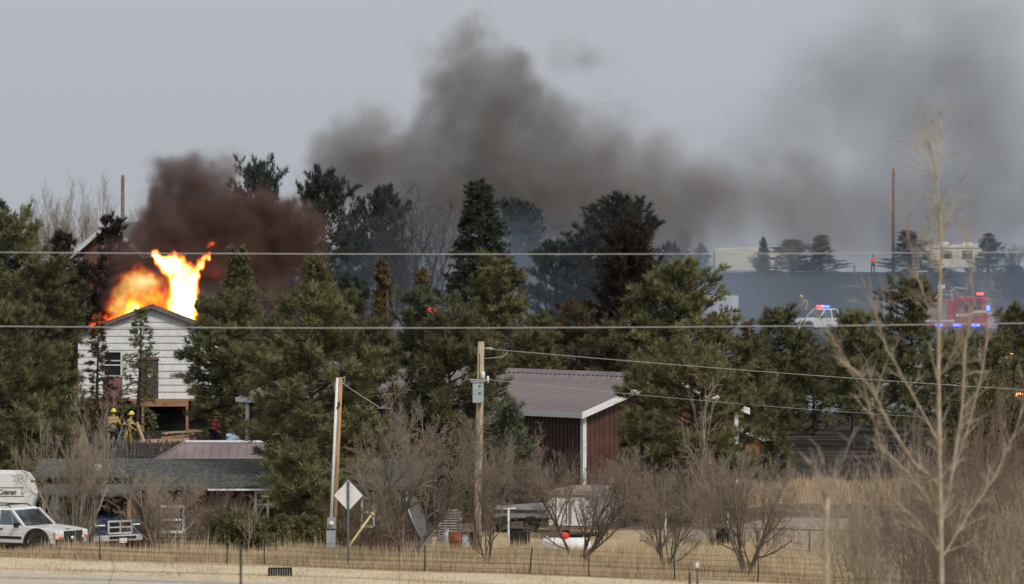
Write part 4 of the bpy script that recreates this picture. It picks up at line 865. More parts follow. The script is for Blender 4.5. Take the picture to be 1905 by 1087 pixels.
# ================================================================ vehicles (local frame: x forward, y left, z up)
def side_profile(top, sill, x0, x1, arches, r):
    """closed x-z outline: along the top from rear to front, back along the sill with wheel arches cut in"""
    pts = list(top); cur = [(x1, sill)]
    for ax in sorted(arches, reverse=True):
        for a in np.linspace(0, math.pi, 11): cur.append((ax + r * math.cos(a), max(sill, sill - .05) + max(0, r * math.sin(a) - .0)))
    cur.append((x0, sill)); return pts + cur
def pillar(m, a, b, w, t): m.bar(a, b, w, t)
def jeep():
    th = R(-31); fx, fy = -14.35, 186.0; cx_, cy_ = fx - 2.1 * math.cos(th), fy - 2.1 * math.sin(th)
    t = thing('white_offroader', 'white boxy off road car with roof rack at the lower left', 'car', (cx_, cy_, -.30), th)
    W = .88
    top = [(-2.05, 1.02), (-2.0, 1.14), (.72, 1.14), (.80, 1.13), (1.6, 1.07), (2.02, 1.0), (2.08, .93)]
    body = MB().prism(side_profile(top, .56, -2.05, 2.08, (-1.29, 1.29), .44), -W, W).build('body', M['jeep'], t, bevel=.03)
    for s in (-1, 1):
        for x0, x1 in ((-.28, .62), (-1.08, -.32)):
            d = MB().hexa([(x0, s * W, .60), (x1, s * W, .60), (x1, s * (W + .012), .60), (x0, s * (W + .012), .60), (x0, s * W, 1.12), (x1, s * W, 1.12), (x1, s * (W + .012), 1.12), (x0, s * (W + .012), 1.12)]).build('door', M['jeep'], t)
            box('handle', (x0 + .13, s * (W + .03), 1.02), (.15, .03, .04), M['black'], d)
        box('side_moulding', (-.30, s * (W + .022), .74), (1.92, .02, .09), M['black'], t)
        for ax in (-1.29, 1.29):
            f = MB()
            an = np.linspace(-.1, math.pi + .1, 13)
            for a, b in zip(an, an[1:]):
                q = [(ax + rr * math.cos(z), .56 + rr * math.sin(z)) for z in (a, b) for rr in (.42, .52)]
                y0, y1 = s * (W - .02), s * (W + .07)
                f.hexa([(q[0][0], y0, q[0][1]), (q[1][0], y0, q[1][1]), (q[3][0], y0, q[3][1]), (q[2][0], y0, q[2][1]), (q[0][0], y1, q[0][1]), (q[1][0], y1, q[1][1]), (q[3][0], y1, q[3][1]), (q[2][0], y1, q[2][1])])
            f.build('fender_flare', M['black'], t)
    # greenhouse
    yb, yt = W - .03, W - .13; zr = 1.64
    def pil(a, b, w): MB().bar(a, b, w).build('pillar', M['jeep'], t)
    for s in (-1, 1):
        pil((.74, s * yb, 1.12), (.18, s * yt, zr), .07); pil((-.31, s * (yb + .005), 1.12), (-.31, s * yt, zr), .09); pil((-1.10, s * yb, 1.12), (-1.12, s * yt, zr), .10); pil((-2.0, s * yb, 1.12), (-1.93, s * yt, zr), .16)
    MB().hexa([(-2.0, -yt - .03, zr - .02), (.22, -yt - .03, zr - .02), (.22, yt + .03, zr - .02), (-2.0, yt + .03, zr - .02), (-1.9, -yt + .06, zr + .06), (.08, -yt + .06, zr + .06), (.08, yt - .06, zr + .06), (-1.9, yt - .06, zr + .06)]).build('roof', M['jeep'], t, bevel=.03)
    def pane(pts): return MB().add(pts, [(0, 1, 2, 3)]).build('window', M['glass'], t)
    pane([(.74, -yb + .04, 1.13), (.74, yb - .04, 1.13), (.20, yt - .03, zr - .02), (.20, -yt + .03, zr - .02)]).name = 'windscreen'
    for s in (-1, 1):
        pane([(.66, s * yb, 1.13), (-.27, s * yb, 1.13), (-.27, s * yt, zr - .02), (.20, s * yt, zr - .02)]); pane([(-.36, s * yb, 1.13), (-1.05, s * yb, 1.13), (-1.07, s * yt, zr - .02), (-.36, s * yt, zr - .02)]); pane([(-1.16, s * yb, 1.13), (-1.92, s * yb, 1.13), (-1.86, s * yt, zr - .02), (-1.17, s * yt, zr - .02)])
    for s in (-.38, .38):
        st = MB().box((-.35, s, 1.05), (.16, .48, .62)).box((-.36, s, 1.42), (.1, .26, .18)).build('seat', M['seat'], t, bevel=.04)
    sw = [(.38 + .12 * math.sin(a) * .5, .38 + .18 * math.cos(a), 1.16 + .17 * math.sin(a)) for a in np.linspace(0, 6.283, 15)]
    MB().tube(sw, .016, 6, False).build('steering_wheel', M['black'], t); box('dashboard', (.62, 0, 1.1), (.3, 1.5, .12), M['black'], t)
    MB().box((.52, -W - .1, 1.16), (.1, .2, .16)).build('mirror', M['black'], t, bevel=.03)
    # front
    box('front_panel', (2.085, 0, .86), (.02, 1.62, .28), M['jeep'], t)
    g = box('grille', (2.10, 0, .86), (.03, 1.02, .24), M['black'], t)
    for i in range(8): box('grille_slat', (2.12, -.42 + i * .12, .86), (.02, .025, .2), M['post'], g)
    for s in (-1, 1):
        hl = box('headlight', (2.10, s * .66, .89), (.05, .22, .17), M['clear'], t, bevel=.02); box('indicator', (2.10, s * .68, .755), (.04, .26, .07), M['amber'], t)
        box('side_marker', (1.98, s * (W + .005), .84), (.06, .02, .2), M['amber'], t)
    bp = MB().hexa([(2.02, -.92, .46), (2.34, -.82, .50), (2.34, .82, .50), (2.02, .92, .46), (2.02, -.92, .74), (2.34, -.82, .70), (2.34, .82, .70), (2.02, .92, .74)]).build('bumper', M['black'], t, bevel=.03)
    w = MB().box((2.30, 0, .73), (.14, .5, .1)).build('winch', M['black'], t, bevel=.03); box('winch_plate', (2.40, .25, .68), (.05, .2, .14), M['chrome'], bp)
    for s in (-.3, .3): MB().lathe([(.055, .0), (.06, .04), (.05, .06)], (2.25, s, .77), 'x', 12).build('driving_lamp', M['clear'], bp, True)
    MB().bar((2.15, -.6, .44), (.9, -.5, .4), .12).bar((2.15, .6, .44), (.9, .5, .4), .12).box((1.29, 0, .40), (.16, 1.3, .16)).box((-1.29, 0, .40), (.16, 1.3, .16)).box((-.2, 0, .47), (2.2, .9, .1)).build('chassis', M['black'], t)
    for x in (-1.29, 1.29):
        for s in (-1, 1): wheel(t, (x, s * .80, .385), .385, .27)
    for s in (-.55, .55): MB().tube([(.0, s, zr + .06), (-.12, s, zr + .13), (-1.75, s, zr + .13), (-1.85, s, zr + .06)], .022, 6).build('roof_rail', M['black'], t)
    for x in (-.35, -1.45): MB().tube([(x, -.55, zr + .13), (x, .55, zr + .13)], .02, 6).build('rack_bar', M['black'], t)
    box('hood_emblem', (1.9, 0, 1.045), (.12, .2, .012), M['steel'], t)
jeep()
def pickup(label, loc, th, paint, group=None, bar=False):
    t = thing('pickup_truck', label, 'pickup truck', loc, th)
    W = .98
    top = [(-2.75, 1.18), (.45, 1.22), (.62, 1.22), (1.55, 1.20), (2.35, 1.12), (2.55, 1.02), (2.62, .9)]
    MB().prism(side_profile(top, .52, -2.75, 2.62, (-1.75, 1.72), .47), -W, W).build('body', paint, t, bevel=.05)
    MB().hexa([(.5, -.55, 1.20), (2.4, -.5, 1.10), (2.4, .5, 1.10), (.5, .55, 1.20), (.5, -.45, 1.27), (2.3, -.4, 1.17), (2.3, .4, 1.17), (.5, .45, 1.27)]).build('hood', paint, t, bevel=.04)
    zr = 1.86; yb, yt = W - .06, W - .24
    for s in (-1, 1):
        for a, b, w in (((.70, s * yb, 1.2), (.08, s * yt, zr), .08), ((-.42, s * yb, 1.2), (-.42, s * yt, zr), .10), ((-1.05, s * yb, 1.18), (-.98, s * yt, zr), .14)): MB().bar(a, b, w).build('pillar', paint, t)
    MB().hexa([(-1.05, -yt - .03, zr - .03), (.14, -yt - .03, zr - .03), (.14, yt + .03, zr - .03), (-1.05, yt + .03, zr - .03), (-.95, -yt + .1, zr + .05), (-.02, -yt + .1, zr + .05), (-.02, yt - .1, zr + .05), (-.95, yt - .1, zr + .05)]).build('roof', paint, t, bevel=.03)
    def pane(n, pts): return MB().add(pts, [(0, 1, 2, 3)]).build(n, M['glass'], t)
    pane('windscreen', [(.72, -yb + .04, 1.23), (.72, yb - .04, 1.23), (.10, yt - .03, zr - .03), (.10, -yt + .03, zr - .03)]); pane('rear_window', [(-1.06, -yb, 1.2), (-1.06, yb, 1.2), (-1.0, yt, zr - .03), (-1.0, -yt, zr - .03)])
    for s in (-1, 1): pane('side_window', [(.64, s * yb, 1.22), (-.38, s * yb, 1.22), (-.38, s * yt, zr - .03), (.12, s * yt, zr - .03)])
    box('dashboard', (.6, 0, 1.17), (.3, 1.6, .14), M['black'], t)
    for s in (-.42, .42): MB().box((-.55, s, 1.15), (.18, .5, .75)).build('seat', M['seat'], t, bevel=.04)
    MB().box((-1.9, 0, 1.0), (1.5, 1.5, .3)).build('bed_liner', M['black'], t)
    g = MB()
    fx = 2.66
    g.box((fx, 0, 1.06), (.06, 1.0, .07)).box((fx, 0, .66), (.06, .96, .06)).box((fx, -.48, .86), (.06, .07, .42)).box((fx, .48, .86), (.06, .07, .42)).box((fx + .01, 0, .86), (.05, .06, .36)).box((fx + .01, 0, .86), (.05, .92, .05))
    gg = g.build('grille_surround', M['chrome'], t, bevel=.01)
    for s in (-1, 1):
        for z in (.76, .96): box('grille_opening', (fx - .02, s * .24, z), (.04, .4, .13), M['black'], gg)
        box('headlight', (fx - .10, s * .73, .86), (.1, .36, .2), M['clear'], t, bevel=.03)
        box('mirror', (.62, s * (W + .12), 1.3), (.1, .2, .22), M['black'], t, bevel=.02)
    bp = MB().hexa([(2.5, -1.0, .38), (2.82, -.85, .40), (2.82, .85, .40), (2.5, 1.0, .38), (2.5, -1.0, .62), (2.82, -.85, .60), (2.82, .85, .60), (2.5, 1.0, .62)]).build('bumper', M['chrome'], t, bevel=.03)
    box('air_slot', (2.835, 0, .52), (.02, 1.1, .09), M['black'], bp); box('number_plate', (2.85, 0, .42), (.02, .31, .16), M['trim'], bp)
    for x in (-1.75, 1.72):
        for s in (-1, 1): wheel(t, (x, s * .86, .39), .39, .26)
    MB().box((0, 0, .45), (4.6, 1.0, .14)).build('chassis', M['black'], t)
    if bar:
        b = box('light_bar', (-.25, 0, zr + .12), (.3, 1.3, .05), M['black'], t)
        box('red_light', (-.25, -.36, zr + .19), (.26, .58, .17), M['l_red'], b); box('blue_light', (-.25, .36, zr + .19), (.26, .58, .17), M['l_blue'], b)
    return t
hd = R(-50); fx, fy = (221 - CX) / FPX * 193.5, 193.5
pickup('dark blue pickup truck with chrome grille behind the bare tree', (fx - 2.6 * math.cos(hd), fy - 2.6 * math.sin(hd), -.48), hd, M['blue'])
def camper():
    D = 196.0; x1 = (74 - CX) / FPX * D; zg = -.8; t = thing('camper_trailer', 'white camper trailer with dark lettering at the left edge', 'camper', (x1, D, zg), R(4))
    H = P(0, 880, D).z - zg; zb = .55
    prof = [(-6, zb), (-.05, zb), (.02, zb + .5), (-.06, H - .75), (-.18, H - .28), (-.36, H - .08), (-.6, H - .0), (-6, H + .08)]
    MB().prism(prof, 0, 2.2).build('body', M['white'], t, bevel=.04)
    z = lambda py: CAMZ - (py - HY) / FPX * D - zg
    xx = lambda px: (px - CX) / FPX * D - x1
    for a in (907, 923): MB().box(((-6 + xx(46)) / 2, -.012, z(a)), (6 + xx(46), .02, .016)).build('trim_line', M['post'], t)
    MB().box((-3, -.012, z(952)), (5.8, .02, .3)).build('lower_band', M['grey'], t)
    fc = bpy.data.curves.new('lettering', 'FONT'); fc.body = 'Coleman'; fc.size = .44; fc.shear = .22; fc.extrude = .004; fc.offset = .006; fc.align_x = 'LEFT'; fc.space_character = .95
    fc.materials.append(mat('dark_lettering', (.07, .055, .06), .5)); tmp = bpy.data.objects.new('lettering_curve', fc); COL.objects.link(tmp); bpy.context.view_layer.update(); lm = bpy.data.meshes.new_from_object(tmp.evaluated_get(bpy.context.evaluated_depsgraph_get())); bpy.data.objects.remove(tmp); fo = bpy.data.objects.new('lettering', lm); COL.objects.link(fo); fo.parent = t; fo.rotation_euler = (R(90), 0, 0); fo.location = (xx(-3), -.02, z(919.5))
    sc_ = (xx(36) - xx(-1)) / 1.72; fo.scale = (sc_, sc_ * 1.35, 1)
    MB().lathe([(.03, -.012), (.03, -.022)], (xx(41), 0, z(917)), 'y', 8).lathe([(.018, -.012), (.018, -.022)], (xx(41), 0, z(911.5)), 'y', 8).build('emblem', M['post'], t)
    box('vent', (xx(62), -.01, z(895)), (.16, .03, .05), M['black'], t)
    MB().hexa([(.0, .2, zb), (.95, .5, zb), (.95, 1.7, zb), (.0, 2.0, zb), (.0, .2, zb + 1.05), (.55, .5, zb + .8), (.55, 1.7, zb + .8), (.0, 2.0, zb + 1.05)]).build('nose_cover', M['white'], t, bevel=.06)
    for x in (-3.2, -4.1): wheel(t, (x, .15, .34), .34, .2)
    MB().bar((0, 1.1, zb), (1.3, 1.1, zb - .05), .1).build('drawbar', M['black'], t)
camper()
def fire_engine(label, loc, th, amber=False):
    t = thing('fire_engine', label, 'fire engine', loc, th); W = 1.2
    MB().prism([(-4.0, .55), (1.55, .55), (1.55, 2.55), (-4.0, 2.55)], -W, W).build('body', M['red'], t, bevel=.04)
    cab = MB().prism([(1.6, .55), (3.95, .55), (3.98, 1.5), (3.72, 2.75), (1.6, 2.8)], -W, W).build('cab', M['red'], t, bevel=.07)
    for s in (-1, 1):
        for x0, x1 in ((1.85, 2.55), (2.72, 3.45)):
            w = box('cab_window', ((x0 + x1) / 2, s * (W + .005), 2.15), (x1 - x0, .03, .72), M['darkglass'], cab); d = box('cab_door', ((x0 + x1) / 2, s * (W + .008), 1.2), (x1 - x0 + .12, .025, 1.05), M['red'], t); box('handle', (x0 + .1, s * (W + .03), 1.5), (.14, .03, .05), M['chrome'], d)
        for i in range(4): box('locker_shutter', (-3.4 + i * 1.25, s * (W + .01), 1.75), (1.12, .03, 1.3), M['steel'], t)
        MB().hexa([(1.6, s * (W + .015), 1.35), (2.6, s * (W + .015), 1.35), (2.6, s * (W + .03), 1.35), (1.6, s * (W + .03), 1.35), (1.6, s * (W + .015), 1.55), (2.6, s * (W + .015), 1.55), (2.6, s * (W + .03), 1.55), (1.6, s * (W + .03), 1.55)]).hexa([(2.6, s * (W + .015), 1.35), (3.0, s * (W + .015), 1.62), (3.0, s * (W + .03), 1.62), (2.6, s * (W + .03), 1.35), (2.6, s * (W + .015), 1.55), (3.0, s * (W + .015), 1.82), (3.0, s * (W + .03), 1.82), (2.6, s * (W + .03), 1.55)]).hexa([(3.0, s * (W + .015), 1.62), (3.95, s * (W + .015), 1.62), (3.95, s * (W + .03), 1.62), (3.0, s * (W + .03), 1.62), (3.0, s * (W + .015), 1.82), (3.93, s * (W + .015), 1.82), (3.93, s * (W + .03), 1.82), (3.0, s * (W + .03), 1.82)]).build('stripe', M['trim'], t)
        MB().box((-1.2, s * (W + .015), 1.02), (5.4, .025, .16)).build('stripe', M['trim'], t)
        for i, x in enumerate((.3, 1.7, 3.1)): box('side_light', (x, s * (W + .03), .72), (.6, .06, .17), M['l_blue'] if not amber else M['l_amber'], t)
    box('windscreen', (3.86, 0, 2.15), (.06, 2.0, .8), M['darkglass'], t, rot=Matrix.Rotation(-.2, 3, 'Y'))
    box('front_stripe', (4.0, 0, 1.6), (.03, 2.3, .2), M['trim'], t); box('grille', (4.0, 0, 1.1), (.04, 1.2, .5), M['chrome'], t); box('bumper', (4.12, 0, .62), (.35, 2.4, .3), M['chrome'], t, bevel=.03)
    for s in (-1, 1): box('headlight', (4.01, s * .85, 1.05), (.05, .34, .22), M['clear'], t)
    lb = box('light_bar', (3.1, 0, 2.9), (.35, 1.9, .12), M['black'], t); box('red_light', (3.1, .5, 3.0), (.3, .8, .2), M['l_red'] if not amber else M['l_amber'], lb)
    box('corner_light', (4.02, -1.1, 2.0), (.2, .2, .36), M['l_blue'] if not amber else M['l_amber'], t)
    m = MB()
    for z in (2.75, 3.05): m.bar((-3.9, -.6, z + .2), (1.2, -.6, z + .2), .06)
    for i in range(14): m.bar((-3.8 + i * .38, -.6, 2.95), (-3.8 + i * .38, -.6, 3.25), .04)
    m.build('ladder', M['chrome'], t)
    d = MB().tube([(1.0, .2, 2.55), (1.0, .2, 3.3), (1.3, .2, 3.45), (2.2, .2, 3.35)], [.12, .1, .1, .07], 8).build('deck_gun', M['steel'], t); box('floodlight', (.2, .3, 3.55), (.5, .3, .3), M['white'], t); MB().tube([(.2, .3, 2.5), (.2, .3, 3.5)], .05, 6).build('light_mast', M['chrome'], t)
    box('equipment_box', (-.9, .35, 2.85), (1.4, 1.0, .55), M['grey'], t)
    for x in (-2.3, 2.9):
        for s in (-1, 1): wheel(t, (x, s * 1.02, .5), .5, .34)
    MB().box((0, 0, .5), (7.4, 1.2, .25)).build('chassis', M['black'], t)
    return t
D = 424.; xx = (1843 - CX) / FPX * D
fire_engine('red fire engine with white stripe on the hillside', (xx - 4.0 * math.cos(R(-16)), D + 1, float(gz(xx, D)) + .05), R(-16))
D = 324.; xx = (1790 - CX) / FPX * D
fire_engine('red fire engine with amber lamps hidden behind the right hand pines', (xx, D, float(gz(xx, D)) + .02), R(8), True)
D = 424.; xx = (1526 - CX) / FPX * D
pickup('white pickup truck with red and blue light bar on the hillside', (xx, D, float(gz(xx, D)) + .1), R(212), M['jeep'], bar=True)
def rescue_truck(label, px, D, th, lights):
    x = (px - CX) / FPX * D; t = thing('rescue_truck', label, 'rescue truck', (x, D, float(gz(x, D)) + .05), th)
    MB().prism([(-3.2, .6), (.9, .6), (.9, 2.75), (-3.2, 2.75)], -1.15, 1.15).build('box_body', M['white'], t, bevel=.05)
    c = MB().prism([(.95, .6), (2.9, .6), (2.92, 1.25), (1.95, 1.35), (1.45, 2.2), (.95, 2.25)], -1.0, 1.0).build('cab', M['white'], t, bevel=.05)
    box('windscreen', (1.72, 0, 1.78), (.05, 1.7, .85), M['darkglass'], c, rot=Matrix.Rotation(-.53, 3, 'Y'))
    for s in (-1, 1):
        box('stripe', (-1.15, s * 1.165, 1.3), (4.0, .03, .22), M['red'], t); box('cab_window', (1.25, s * 1.005, 1.8), (.5, .03, .5), M['darkglass'], c); box('side_window', (-.2, s * 1.165, 2.1), (.8, .03, .5), M['darkglass'], t)
    for s in (-.6, 0, .6): box('rear_panel', (-3.22, s, 1.0), (.03, .5, .6), M['red'] if s else M['trim'], t)
    box('rear_window', (-3.22, 0, 2.05), (.03, .9, .55), M['darkglass'], t)
    for q in lights: box('warning_light', q[0], (.42, .4, .36), M[q[1]], t)
    for xw in (-2.0, 2.0):
        for s in (-1, 1): wheel(t, (xw, s * .95, .42), .42, .28)
rescue_truck('white rescue truck end beside the large olive pine on the right', 1292, 428, R(-150), [])
rescue_truck('rescue truck with red and violet lamps dimmed by smoke', 764, 392, R(4), [((-1.55, -1.2, 3.0), 'l_purple'), ((1.3, -.9, 2.9), 'l_red'), ((1.45, -.8, 3.05), 'l_red'), ((-1.7, -1.2, 1.75), 'l_blue'), ((-2.0, -1.2, 3.05), 'l_red')])
# ================================================================ ridge: motorhome, trailer, stake
def motorhome():
    D = 592.; px = 1768; x = (px - CX) / FPX * D; t = thing('motorhome', 'cream motorhome parked on the ridge at the right', 'motorhome', (x, D, float(gz(x, D)) - .05), R(172))
    MB().prism([(-3.2, .45), (2.9, .45), (3.1, 1.4), (2.7, 2.75), (-3.1, 2.95), (-3.2, 2.7)], -1.15, 1.15).build('body', M['cream'], t, bevel=.08)
    for s in (-1, 1):
        for x0, x1, z0, z1 in ((-2.3, -1.35, 1.45, 2.2), (-.2, .8, 1.5, 2.15), (2.0, 2.75, 1.3, 2.2)):
            f = box('window', ((x0 + x1) / 2, s * 1.155, (z0 + z1) / 2), (x1 - x0 + .14, .03, z1 - z0 + .14), M['post'], t); box('pane', ((x0 + x1) / 2 + .1, s * 1.175, (z0 + z1) / 2), ((x1 - x0) * .7, .02, z1 - z0), M['darkglass'], f)
        box('door', (-1.0, s * 1.16, 1.4), (.5, .03, 1.7), M['cream'], t); box('stripe', (-.2, s * 1.157, 2.5), (5.6, .02, .1), mat('brown_stripe', (.3, .22, .15), .6), t)
    box('windscreen', (2.95, 0, 1.9), (.05, 2.0, .9), M['darkglass'], t, rot=Matrix.Rotation(-.25, 3, 'Y'))
    for xq in (-1.8, .6): box('roof_unit', (xq, 0, 3.0), (.9, .8, .25), M['white'], t, bevel=.05)
    for xw in (-1.9, 2.0):
        for s in (-1, 1): wheel(t, (xw, s * .95, .4), .4, .28)
motorhome()
def pale_trailer():
    D = 594.; x = (1389 - CX) / FPX * D; t = thing('box_trailer', 'long pale box trailer on the ridge left of the junipers', 'trailer', (x, D, float(gz(x, D)) - .3), R(3)); L = 3.42
    MB().prism([(-L, .35), (L, .35), (L, 2.45), (L - .25, 2.72), (0, 2.86), (-L + .25, 2.72), (-L, 2.45)], -1.2, 1.2).build('body', M['cream'], t, bevel=.05)
    for x_ in np.linspace(-L + .6, L - .6, 6): box('side_rib', (x_, -1.21, 1.4), (.06, .03, 1.9), M['cream'], t)
    box('sill_rail', (0, -1.215, .45), (6.8, .04, .12), M['steel'], t)
    for xw in (1.6, 2.5): wheel(t, (xw, -1.0, .38), .38, .25)
pale_trailer()
x = (1590 - CX) / FPX * 586; t = thing('ridge_stake', 'short grey stake on the ridge left of the standing person', 'stake', (x, 586, float(gz(x, 586))))
MB().tube([(0, 0, -.1), (0, 0, .8)], [.14, .12], 8).build('shaft', M['paling'], t); MB().lathe([(.12, .8), (.1, .86), (.03, .9)], (0, 0, 0), 'z', 8).build('top', M['paling'], t)
# ================================================================ people
def skin_mesh(name, verts, edges, radii, material, parent):
    me = bpy.data.meshes.new(name); me.from_pydata(verts, edges, []); o = bpy.data.objects.new(name, me); COL.objects.link(o); o.parent = parent; me.materials.append(material)
    o.modifiers.new('skin', 'SKIN').use_smooth_shade = True
    sv_ = me.skin_vertices[0].data
    for i, r in enumerate(radii): sv_[i].radius = (r, r); sv_[i].use_root = i == 0
    s = o.modifiers.new('sub', 'SUBSURF'); s.levels = 1; s.render_levels = 1
    return o
def person(label, loc, rz, coat, trousers, helmet=None, lean=0.0, arms=((.3, -.35, 1.0), (-.3, -.35, 1.0)), crouch=0.0, step=.12, vest=None):
    """stands facing local -y; arms are the wrist positions"""
    t = thing('person', label, 'person', loc, rz)
    hz = .92 - crouch; sh = 1.42 - crouch - lean * .25; fw = -lean * .55
    pel, chest, neck = (0, 0, hz), (0, fw * .6, hz + .32 - lean * .05), (0, fw, sh + .06)
    head0, head1 = (0, fw - .02 - lean * .05, sh + .17), (0, fw - .04 - lean * .08, sh + .30)
    shl = [(s * .20, fw, sh) for s in (1, -1)]; wr = [tuple(a) for a in arms]
    el = [((shl[i][0] + wr[i][0]) / 2 + (.07 if i == 0 else -.07), (shl[i][1] + wr[i][1]) / 2 + .09, (shl[i][2] + wr[i][2]) / 2 - .07) for i in (0, 1)]
    hip = [(s * .10, 0, hz - .04) for s in (1, -1)]; ank = [(.11 + .0, -step, .09), (-.11, step, .09)]
    kn = [((hip[i][0] + ank[i][0]) / 2 + (.03 if i == 0 else -.03), (hip[i][1] + ank[i][1]) / 2 - .06 - crouch * .7, (hip[i][2] + ank[i][2]) / 2 + .02) for i in (0, 1)]; toe = [(a[0], a[1] - .17, .05) for a in ank]
    vs = [pel, chest, neck, head0, head1, *shl, *el, *wr, *hip, *kn, *ank, *toe]
    E = [(0, 1), (1, 2), (2, 3), (3, 4), (1, 5), (1, 6), (5, 7), (6, 8), (7, 9), (8, 10), (0, 11), (0, 12), (11, 13), (12, 14), (13, 15), (14, 16), (15, 17), (16, 18)]
    rr = [.13, .14, .06, .085, .085, .065, .065, .045, .045, .033, .033, .09, .09, .06, .06, .045, .045, .04, .04]
    body = skin_mesh('body', vs, E, rr, M['skin'], t)
    skin_mesh('jacket', [pel, chest, neck, *shl, *el, *[tuple(Vector(e).lerp(Vector(w), .85)) for e, w in zip(el, wr)]], [(0, 1), (1, 2), (1, 3), (1, 4), (3, 5), (4, 6), (5, 7), (6, 8)], [.175, .185, .08, .10, .10, .075, .075, .062, .062], coat, t)
    skin_mesh('trousers', [(0, 0, hz + .02), *hip, *kn, *[(a[0], a[1], .13) for a in ank]], [(0, 1), (0, 2), (1, 3), (2, 4), (3, 5), (4, 6)], [.16, .115, .115, .085, .085, .07, .07], trousers, t)
    for a in ank: MB().hexa([(a[0] - .06, a[1] - .22, 0), (a[0] + .06, a[1] - .22, 0), (a[0] + .06, a[1] + .08, 0), (a[0] - .06, a[1] + .08, 0), (a[0] - .05, a[1] - .18, .09), (a[0] + .05, a[1] - .18, .09), (a[0] + .06, a[1] + .07, .2), (a[0] - .06, a[1] + .07, .2)]).build('boot', M['black'], t, bevel=.02)
    for i in (0, 1):
        w, e = Vector(wr[i]), Vector(el[i]); d = (w - e).normalized(); sdv = d.cross(Vector((0, 0, 1))); sdv = sdv.normalized() if sdv.length > .1 else Vector((1, 0, 0)); m = MB()
        m.tube([w, w + d * .05, w + d * .1], [.03, .042, .035], 8)
        for k in range(4): b = w + d * .09 + sdv * (-.03 + .02 * k); m.tube([b, b + d * .035 - Vector((0, 0, .005)), b + d * (.06 + .01 * (k in (1, 2))) - Vector((0, 0, .025))], [.011, .01, .008], 5)
        b = w + d * .04 - sdv * .035; m.tube([b, b + d * .03 - sdv * .025, b + d * .06 - sdv * .03], [.013, .012, .009], 5); m.build('hand', M['skin'] if not helmet else M['tancoat'], t, True)
    hc = Vector(head1); f = MB().lathe([(.01, -.03), (.018, -.015), (.004, .02)], hc + Vector((0, -.1, -.06)), 'z', 8); f.build('nose', M['skin'], t, True)
    for s in (-.035, .035): MB().lathe([(.002, -.012), (.012, 0), (.002, .012)], hc + Vector((s, -.083, -.02)), 'z', 6).build('eye', M['hair'], t)
    if helmet:
        h = MB().lathe([(.115, 0), (.125, .05), (.10, .12), (.05, .155), (.01, .165)], hc + Vector((0, 0, .0)), 'z', 14).build('helmet', helmet, t, True); MB().lathe([(.175, -.012), (.17, .012), (.11, .03), (.11, .0)], hc + Vector((0, .02, 0)), 'z', 14).build('brim', helmet, h, True)
        box('reflective_band', tuple(Vector(chest) + Vector((0, -.0, .0))), (.40, .40, .05), M['reflective'], t, bevel=.1)
    else: MB().lathe([(.095, -.04), (.108, .02), (.09, .08), (.04, .115), (.005, .12)], hc + Vector((0, .012, .0)), 'z', 12).build('hair', M['hair'], t, True)
    return t
def stand(label, px, D, rz, **k): x = (px - CX) / FPX * D; return person(label, (x, D, float(gz(x, D)) + k.pop('up', 0)), rz, **k)
stand('person in orange red vest and dark trousers standing on the ridge', 1624, 587, R(5), coat=M['vest'], trousers=M['navy'], arms=((.12, -.28, 1.12), (-.12, -.28, 1.15)), step=.16)
stand('crouching firefighter in tan coat and pale helmet above the white pickup', 1502, 470, R(-70), coat=M['tancoat'], trousers=M['tancoat'], helmet=M['helmet'], lean=.8, crouch=.25, arms=((.2, -.7, .55), (-.2, -.65, .6)))
stand('firefighter in yellow coat and helmet nearest the pale bare tree', 211, 268, R(170), coat=M['ffcoat'], trousers=M['navy'], helmet=M['helmet'], arms=((.25, -.3, 1.0), (-.25, -.3, 1.0)))
stand('firefighter in yellow coat turned right with arm stretched out', 236, 267, R(80), coat=M['ffcoat'], trousers=M['ffcoat'], helmet=M['helmet'], lean=.3, arms=((.22, -.55, 1.1), (-.2, -.4, .95)), step=.2)
stand('person in dark red jacket beside the bare pine trunk', 397, 266, R(60), coat=M['redcloth'], trousers=M['navy'], lean=.25, arms=((.2, -.4, .9), (-.2, -.4, .9)))
stand('firefighter in yellow coat behind the pale forked sapling', 1766, 300, R(20), coat=M['ffcoat'], trousers=M['navy'], helmet=M['helmet'], up=1.0)
def step_ladder():
    D = 262.; x = (228 - CX) / FPX * D; t = thing('step_ladder', 'grey step ladder leaning beside the two firefighters', 'ladder', (x, D, float(gz(x, D))), R(10))
    for s in (-.2, .2): MB().bar((s - .25, 0, 0), (s * .7 + .25, .1, 1.55), .05, .03).build('stile', M['steel'], t)
    for k in range(5): f = (k + .7) / 5.4; MB().bar((-.45 + .5 * f + .06 * f, .1 * f - .02, 1.55 * f), (-.05 + .5 * f - .06 * f, .1 * f - .02, 1.55 * f), .05, .025).build('rung', M['steel'], t)
step_ladder()
# ================================================================ trees
C = plant_conifer
# --- green pines in front
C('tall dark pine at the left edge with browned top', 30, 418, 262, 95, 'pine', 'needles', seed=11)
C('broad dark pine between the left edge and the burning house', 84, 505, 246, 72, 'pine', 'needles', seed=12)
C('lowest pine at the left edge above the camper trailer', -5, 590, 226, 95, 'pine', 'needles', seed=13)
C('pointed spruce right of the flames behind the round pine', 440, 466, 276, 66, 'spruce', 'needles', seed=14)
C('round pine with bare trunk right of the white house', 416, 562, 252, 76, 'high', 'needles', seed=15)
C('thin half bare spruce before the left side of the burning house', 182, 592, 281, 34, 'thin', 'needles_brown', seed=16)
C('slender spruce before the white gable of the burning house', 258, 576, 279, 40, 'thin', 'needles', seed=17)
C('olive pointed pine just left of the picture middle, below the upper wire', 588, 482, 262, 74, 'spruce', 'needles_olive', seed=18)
C('large low hanging pine left of the thin meter pole', 580, 560, 197, 128, 'pine', 'needles', seed=19)
